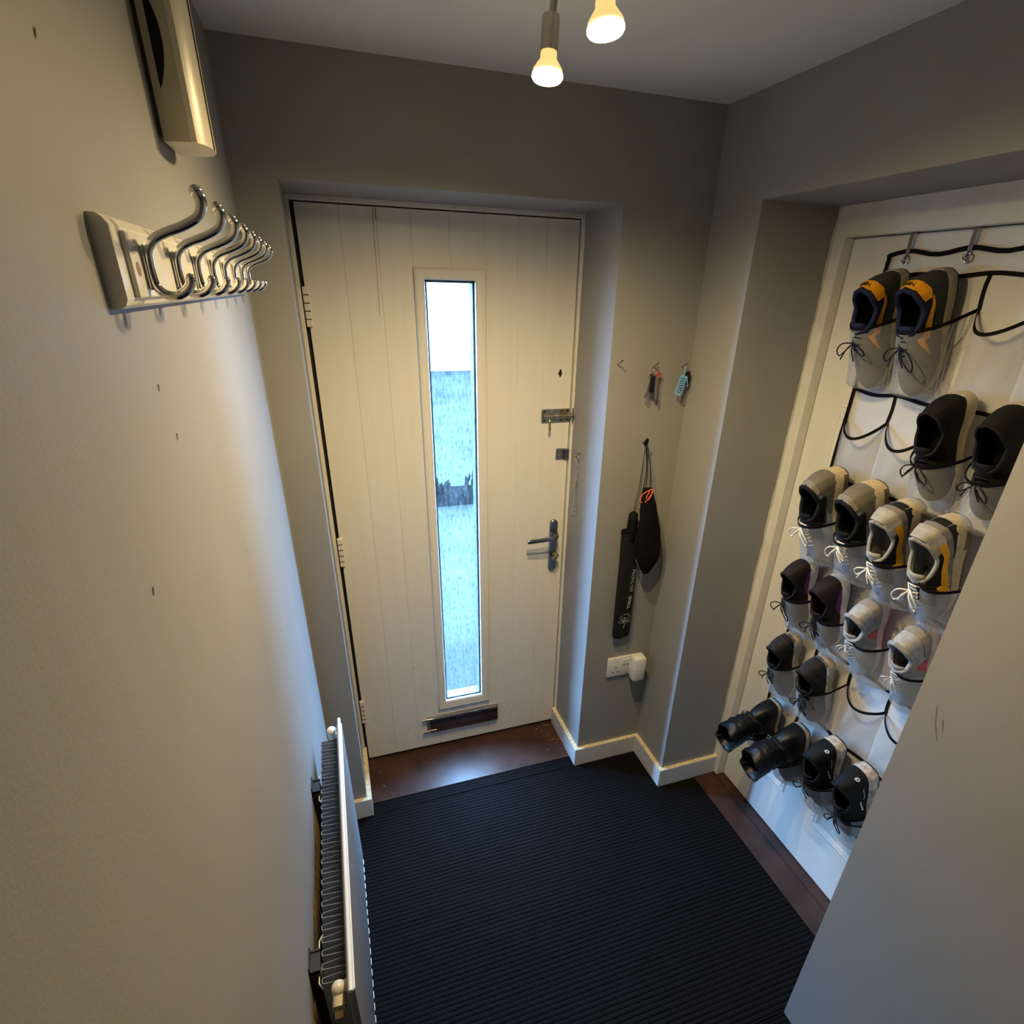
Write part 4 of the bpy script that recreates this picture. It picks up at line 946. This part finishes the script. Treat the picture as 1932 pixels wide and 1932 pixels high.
for lab, y, foot, yw in (('navy and amber running shoe in the top row, nearer the door frame', -0.446, 1, 0.02), ('navy and amber running shoe in the top row with its side stripe showing', -0.556, -1, -0.03)):
    rt, U, k, dd = make_shoe('running_shoe', lab, 'shoes in the organiser', 'shoe', SX - 0.004, y, 1.852, 0.272, A, foot, yw)
    p = U(0.0, 0.80, 0.0022); q = U(0.0, 0.90, 0.0022); upd = (q - p).normalized()
    t = textobj('NIKE', 0.0135, sm('black_print', C(0.01, 0.01, 0.012)), None, (0, 0, 0), (1, 0, 0), (0, 1, 0), 0.0006, space=1.0)
    t.parent = rt
    d = Vector((1, 0, 0)); nrm = d.cross(upd)
    mm = Matrix.Identity(4)
    for v_ in t.data.vertices: v_.co.z -= (v_.co.x - 0.016) ** 2 / 0.044
    o_ = p + Vector((-0.016, 0, 0)) - upd * 0.004 + nrm * 0.0026
    for r_ in range(3): mm[r_][0], mm[r_][1], mm[r_][2], mm[r_][3] = d[r_], upd[r_], nrm[r_], o_[r_]
    t.matrix_basis = mm
# --- second row: plain black with cream soles
B = dict(outsole=sm('cream_outsole', C(0.50, 0.42, 0.29)), midsole=sm('cream_midsole', C(0.56, 0.48, 0.34), 0.6), upper=sm('black_upper', C(0.007, 0.0063, 0.0055)), lining=sm('black_lining', C(0.004, 0.004, 0.004)), collar_m=sm('black_collar', C(0.010, 0.0095, 0.009)), tongue_m=sm('black_upper', C(0.007, 0.0063, 0.0055)), laces=sm('black_lace', C(0.012, 0.011, 0.011)), w=1.08, sc=0.54, heel=0.038,
         panels=[('seam_line', -0.30, -0.52, lambda a: 0.30 + 0.45 * (1 - a), lambda a: 0.315 + 0.45 * (1 - a), sm('grey_stitching', C(0.05, 0.05, 0.05)))])
for lab, y, foot in (('plain black shoe with cream sole in the second row, nearer the empty pockets', -0.690, 1), ('plain black shoe with cream sole in the second row, cut off by the near wall', -0.815, -1)):
    make_shoe('black_shoe', lab, 'shoes in the organiser', 'shoe', SX - 0.002, y, 1.612, 0.252, B, foot)
# --- third row, first pair: taupe with white laces
taupe = sm('taupe_suede', C(0.165, 0.145, 0.112)); blk = sm('black_knit', C(0.010, 0.010, 0.010)); crm = sm('cream_foam', C(0.62, 0.50, 0.30), 0.6)
Cc = dict(outsole=sm('brown_outsole', C(0.10, 0.07, 0.045)), midsole=crm, upper=sm('pale_blue_grey_mesh', C(0.28, 0.31, 0.36)), lining=sm('black_lining', C(0.004, 0.004, 0.004)), collar_m=blk, tongue_m=blk, laces=sm('white_lace', C(0.78, 0.73, 0.62)), lace_r=0.0019, heel=0.050, sc=0.52, collar_r=1.4,
         sole_marks=[(0.12, 0.38, (-0.05, -0.24), sm('brown_sole_insert', C(0.13, 0.085, 0.05)))],
         panels=[('heel_counter', -0.42, 0.42, 0.0, lambda a: 0.86 - 0.62 * abs(2 * a - 1) ** 1.5, taupe), ('quarter_panel', -0.55, -0.18, lambda a: 0.28 + 0.30 * a, 0.985, blk), ('quarter_panel', 0.18, 0.55, lambda a: 0.58 - 0.30 * a, 0.985, blk),
                 ('heel_tab', -0.11, 0.11, 0.78, 0.985, sm('grey_heel_tab', C(0.24, 0.22, 0.18))), ('eyestay', -0.68, -0.54, 0.35, 0.85, sm('blue_eyestay', C(0.02, 0.06, 0.13)))])
for lab, y, foot in (('taupe and black running shoe with loose white laces beside the door frame', -0.438, 1), ('taupe and black running shoe with white bow, second pocket of third row', -0.560, -1)):
    make_shoe('running_shoe', lab, 'shoes in the organiser', 'shoe', SX - 0.008, y, 1.372, 0.285, Cc, foot)
# --- third row, second pair: grey and yellow
lg = sm('light_grey_mesh', C(0.36, 0.34, 0.30)); mg = sm('mid_grey_band', C(0.22, 0.20, 0.18)); dk = sm('near_black_panel', C(0.016, 0.014, 0.014)); y2 = sm('bright_yellow_swoosh', C(0.88, 0.42, 0.012), 0.5)
Dd = dict(outsole=sm('brown_outsole', C(0.10, 0.07, 0.045)), midsole=sm('stained_cream_foam', C(0.56, 0.47, 0.31), 0.6), upper=sm('blue_grey_mesh', C(0.26, 0.28, 0.33)), lining=sm('grey_lining', C(0.17, 0.16, 0.145)), collar_m=lg, tongue_m=lg, laces=sm('white_lace', C(0.78, 0.73, 0.62)), lace_r=0.0019, heel=0.050, sc=0.54, collar_r=1.1,
         collar=[(0, 0.128), (0.14, 0.106), (0.45, 0.084), (0.8, 0.090), (1, 0.100)],
         sole_marks=[(0.12, 0.40, (-0.06, -0.26), sm('olive_sole_insert', C(0.16, 0.12, 0.05)))],
         panels=[('heel_counter', -0.30, 0.30, 0.0, 0.30, dk), ('heel_band', -0.46, 0.46, lambda a: 0.28 - 0.2 * abs(2 * a - 1), lambda a: 0.52 - 0.15 * abs(2 * a - 1), mg), ('quarter_panel', -0.58, -0.20, lambda a: 0.20 + 0.30 * a, 0.975, dk), ('quarter_panel', 0.20, 0.58, lambda a: 0.5 - 0.3 * a, 0.975, dk),
                 ('heel_tab', -0.17, 0.17, 0.50, 0.97, lg)])
Dd['panels'] += [('swoosh', -0.10, -0.60, lambda a: 0.52 - 0.46 * a + 0.10 * math.sin(math.pi * a), lambda a: 0.80 - 0.50 * a + 0.12 * math.sin(math.pi * a), y2), ('swoosh', 0.10, 0.30, lambda a: 0.5 - 0.1 * a, lambda a: 0.75 - 0.2 * a, y2), ('eyestay', -0.74, -0.56, 0.40, 0.88, sm('navy_eyestay', C(0.012, 0.014, 0.03)))]
for lab, y, foot in (('grey and yellow running shoe with a looped white lace, third row', -0.678, 1), ('grey and yellow running shoe with wide opening beside the near wall', -0.782, -1)):
    rt, U, k, dd = make_shoe('running_shoe', lab, 'shoes in the organiser', 'shoe', SX - 0.020, y, 1.364, 0.278, Dd, foot)
    o = MB().grid(lambda a, b: U(-0.17 - 0.20 * a, 0.60 - 0.30 * a + (b - 0.5) * 0.10 * (math.sin(math.pi * min(1, a * 1.1)) ** 0.6 + 0.05), 0.0026), 14, 3).build('swoosh_outline', dk, rt, smooth=60)
    MB().grid(lambda a, b: U(-0.185 - 0.17 * a, 0.585 - 0.265 * a + (b - 0.5) * 0.055 * (math.sin(math.pi * min(1, a * 1.1)) ** 0.6 + 0.05), 0.0032), 14, 3).build('swoosh_fill', mg, rt, smooth=60)
# --- fourth row, first pair: aubergine
aub = sm('aubergine_black_knit', C(0.017, 0.011, 0.012)); pur = sm('plum_overlay', C(0.13, 0.035, 0.12))
E_ = dict(outsole=sm('dark_plum_outsole', C(0.035, 0.010, 0.045), 0.4), midsole=sm('white_foam', C(0.60, 0.57, 0.54), 0.6), upper=aub, lining=sm('black_lining', C(0.004, 0.004, 0.004)), collar_m=aub, tongue_m=aub, laces=sm('black_lace', C(0.012, 0.011, 0.011)), heel=0.040, sc=0.50, w=1.0, bow=1.1,
          panels=[('side_flash', -0.08, -0.46, 0.02, lambda a: 0.05 + 0.32 * math.sin(math.pi * a) ** 1.2, pur), ('side_flash', 0.06, 0.2, 0.02, lambda a: 0.05 + 0.25 * math.sin(math.pi * a), pur)])
for lab, y, foot in (('aubergine shoe with white midsole in the fourth row, beside the door frame', -0.425, 1), ('aubergine shoe with white midsole in the fourth row, next to pale grey knit shoe', -0.537, -1)):
    make_shoe('running_shoe', lab, 'shoes in the organiser', 'shoe', SX - 0.002, y, 1.090, 0.25, E_, foot)
# --- fourth row, second pair: pale grey knit
pk = sm('coral_pink', C(0.62, 0.10, 0.12), 0.5); knit = sm('pale_grey_knit', C(0.36, 0.355, 0.35), 0.8, 0.25, 0.6, 260)
F_ = dict(outsole=pk, midsole=sm('pink_white_foam', C(0.62, 0.52, 0.48), 0.6), upper=knit, lining=sm('grey_lining', C(0.10, 0.10, 0.10)), collar_m=knit, tongue_m=sm('grey_ribbed_tongue', C(0.32, 0.31, 0.31)), laces=sm('grey_white_lace', C(0.52, 0.51, 0.50)), lace_r=0.0017, heel=0.032, sc=0.47, collar_r=1.7, bow=0.8,
          panels=[('side_flash', -0.30, -0.46, 0.02, lambda a: 0.05 + 0.50 * math.sin(math.pi * a) ** 1.5, pk), ('heel_weave', -0.26, 0.26, 0.10, lambda a: 0.42 - 0.1 * abs(2 * a - 1), sm('sand_grey_weave', C(0.30, 0.26, 0.22)))])
for lab, y, foot in (('pale grey knit shoe with pink sole edge in the fourth row, fully in view', -0.668, 1), ('pale grey knit shoe with pink sole edge, partly hidden by the near wall', -0.800, -1)):
    make_shoe('knit_shoe', lab, 'shoes in the organiser', 'shoe', SX - 0.002, y, 1.086, 0.25, F_, foot)
# --- fifth row: black with silver stripe
G_ = dict(outsole=sm('gum_outsole', C(0.36, 0.27, 0.16)), midsole=sm('gum_midsole', C(0.46, 0.37, 0.24), 0.55), stripe=mat('silver_foil', (0.62, 0.64, 0.68), 0.2, 1.0), upper=sm('worn_black_knit', C(0.022, 0.019, 0.018), 0.9, 0.5, 0.8, 180), lining=sm('black_lining', C(0.004, 0.004, 0.004)), collar_m=sm('worn_black_collar', C(0.014, 0.013, 0.012)), tongue_m=sm('worn_black_collar', C(0.014, 0.013, 0.012)), laces=sm('black_lace', C(0.012, 0.011, 0.011)), heel=0.042, sc=0.48, w=0.98,
          panels=[('toe_panel', 0.56, 1.0, 0.02, 0.6, sm('slate_mesh', C(0.10, 0.11, 0.13))), ('toe_panel', -0.56, -1.0, 0.02, 0.6, sm('slate_mesh', C(0.10, 0.11, 0.13)))])
for lab, y, foot in (('black knit shoe with silver stripe and gum sole beside the door frame', -0.440, 1), ('black knit shoe with silver stripe and gum sole, second pocket of fifth row', -0.568, -1)):
    make_shoe('slip_on_shoe', lab, 'shoes in the organiser', 'shoe', SX, y, 0.832, 0.25, G_, foot)
# --- bottom row: a pair of black ankle boots
bootm = mat('black_leather', (0.005, 0.005, 0.0055), 0.42, spec=0.3, var=0.2, scale=40, bump=0.25, bscale=120)
Hb = dict(outsole=sm('black_outsole', C(0.015, 0.013, 0.012)), midsole=sm('cream_welt', C(0.36, 0.33, 0.24)), upper=bootm, lining=sm('black_lining', C(0.004, 0.004, 0.004)), collar_m=bootm, tongue_m=bootm, tongue=False, heel=0.022, toe=0.018, sc=0.50, w=1.10, tilt=-0.10)
for lab, y, foot in (('black leather ankle boot with slumped shaft, nearest the door frame', -0.440, 1), ('black leather ankle boot with slumped shaft, second from the door frame', -0.562, -1)):
    rt, U, k, dd = make_shoe('ankle_boot', lab, 'shoes in the organiser', 'boot', SX - 0.004, y, 0.560, 0.245, Hb, foot)
    loop = [dd['sc'] * i / 12 for i in range(13)] + [-dd['sc'] * i / 12 for i in range(11, 0, -1)]
    base = [U(u, 0.95) for u in loop]; cen = sum(base, Vector()) / len(base)
    rings = [base]; N = 10
    for j in range(1, N + 1):
        t = j / N; c = cen + Vector((0, 0.030 * t * t, 0.118 * t))
        sx = 1.0 + 0.35 * t; sy = 1.0 + 0.22 * t - 0.15 * t * t
        rings.append([c + Vector(((p.x - cen.x) * sx * 1.1, (p.y - cen.y) * sy, (p.z - cen.z) * (1 - t))) + Vector((0.0030 * math.sin(i * 2.1 + j * 1.7), 0.0040 * math.sin(i * 1.3 + j * 2.3), 0.004 * t * math.sin(i * 0.9))) for i, p in enumerate(base)])
    lastc = cen + Vector((0, 0.030, 0.118))
    rings.append([lastc + (p - lastc) * 0.90 + Vector((0, 0, -0.002)) for p in rings[-1]])
    rings.append([lastc + (p - lastc) * 0.78 + Vector((0, 0, -0.05)) for p in rings[-2]])
    MB().loft(rings, True, False, True).build('shaft', bootm, rt, smooth=60)
    sr = rings[2]
    MB().tube([p + (p - cen).normalized() * 0.002 for p in rings[1]], 0.006, 6, closed=True, flat=0.35).build('strap', bootm, rt, smooth=50)
    for du in (0, 1):
        p = rings[2][du] if du == 0 else rings[2][3]
        pp = rings[2][1 + du * 2]
        MB().box(-0.007, 0.007, -0.004, 0.004, -0.0035, 0.0035, 0.001).build('buckle', chrome_m, rt, smooth=40).matrix_basis = Matrix.Translation(pp + (pp - cen).normalized() * 0.004 - Vector((0, 0, 0.004)))
# --- bottom row, second pair: black trainers with dirty white midsole
wl_ = sm('white_print_logo', C(0.7, 0.7, 0.68), 0.5)
I_ = dict(outsole=sm('black_outsole', C(0.015, 0.013, 0.012)), midsole=mat('muddy_white_foam', (0.50, 0.42, 0.35), 0.7, var=0.5, scale=60, bump=0.3), upper=sm('matt_black_mesh', C(0.007, 0.0068, 0.0065)), lining=sm('black_lining', C(0.004, 0.004, 0.004)), collar_m=sm('black_collar', C(0.010, 0.0095, 0.009)), tongue_m=sm('black_collar', C(0.010, 0.0095, 0.009)), laces=sm('black_lace', C(0.012, 0.011, 0.011)), heel=0.042, sc=0.52, bow=1.0, collar_r=1.3,
          panels=[('side_flash', -0.30, -0.46, lambda a: 0.40 - 0.25 * a, lambda a: 0.46 - 0.22 * a, wl_), ('side_line', -0.12, -0.28, lambda a: 0.28, lambda a: 0.31, wl_), ('toe_panel', 0.60, 0.97, 0.05, 0.5, sm('grey_toe_mesh', C(0.22, 0.22, 0.23))), ('toe_panel', -0.60, -0.97, 0.05, 0.5, sm('grey_toe_mesh', C(0.22, 0.22, 0.23)))])
for lab, y, foot in (('matt black trainer with muddy white midsole next to the ankle boots', -0.688, 1), ('matt black trainer with muddy white midsole cut off by the near wall', -0.795, -1)):
    rt, U, k, dd = make_shoe('trainer', lab, 'shoes in the organiser', 'shoe', SX - 0.004, y, 0.618, 0.275, I_, foot)
    q0 = U(-0.012, 0.36, 0.003); e1 = (U(0.06, 0.36, 0.003) - U(-0.06, 0.36, 0.003)).normalized(); e2 = (U(0.0, 0.5, 0.003) - U(0.0, 0.25, 0.003)).normalized(); e3 = e1.cross(e2)
    lo = MB(); lo.tube([q0 + e1 * 0.0065 * math.cos(a) + e2 * 0.004 * math.sin(a) for a in [0.5 + 5.0 * i / 16 for i in range(17)]], 0.0012, 6); lo.tube([q0 + e1 * 0.0055, q0], 0.0012, 6)
    lo.build('heel_logo', wl_, rt, smooth=50)

# ================================================================== OUTSIDE, SEEN THROUGH THE GLASS
pave_m = mat('wet_tarmac', (0.0100, 0.0106, 0.0092), 1.0, var=0.25, scale=1.5, spec=0.0)
S(MB().box(-9, 12, 0.36, 16, -0.32, -0.12).build('ground', pave_m))
hd = thing('low_hedge', 'low dark hedge across the path outside, seen blurred through the door glass', 'hedge', (1.2, 3.6, -0.12)); mx = rel(hd)
random.seed(4); hm = MB()
for i in range(420):
    x = -0.6 + 3.6 * random.random(); top = 0.18 + 0.05 * math.sin(x * 9) + (0.10 if x > 1.25 else 0.0)
    h = top * random.uniform(0.3, 1.15); r = random.uniform(0.012, 0.03)
    hm.lathe([(r * 0.5, -0.05), (r, -0.01), (r * 0.7, 0.03), (0.002, 0.06)], (x, 3.55 + random.uniform(-.1, .1), -0.12 + h), (random.uniform(-.6, .6), random.uniform(-.6, .6), 1), 5)
hm.box(-0.6, 3.0, 3.48, 3.62, -0.12, 0.03)
hm.build('foliage', mat('dark_hedge_leaves', (0.0018, 0.0016, 0.0013), 1.0, spec=0.0, var=0.5, scale=40), hd, mx=mx)
ho = thing('opposite_house', 'rendered house wall outside, seen as a white blur in the upper door glass', 'house', (3, 14, -0.12)); mx = rel(ho)
MB().box(-8, 8, 13.2, 14, -0.12, 7.0).build('house_wall', mat('grey_render', (0.25, 0.25, 0.25), 0.9, var=0.03, spec=0.0), ho, mx=mx)
MB().prism([(12.9, 7.0), (17.3, 7.0), (15.1, 9.5)], 'x', -8.2, 8.2).build('roof', mat('slate_roof', (0.10, 0.10, 0.11), 0.7), ho, mx=mx)
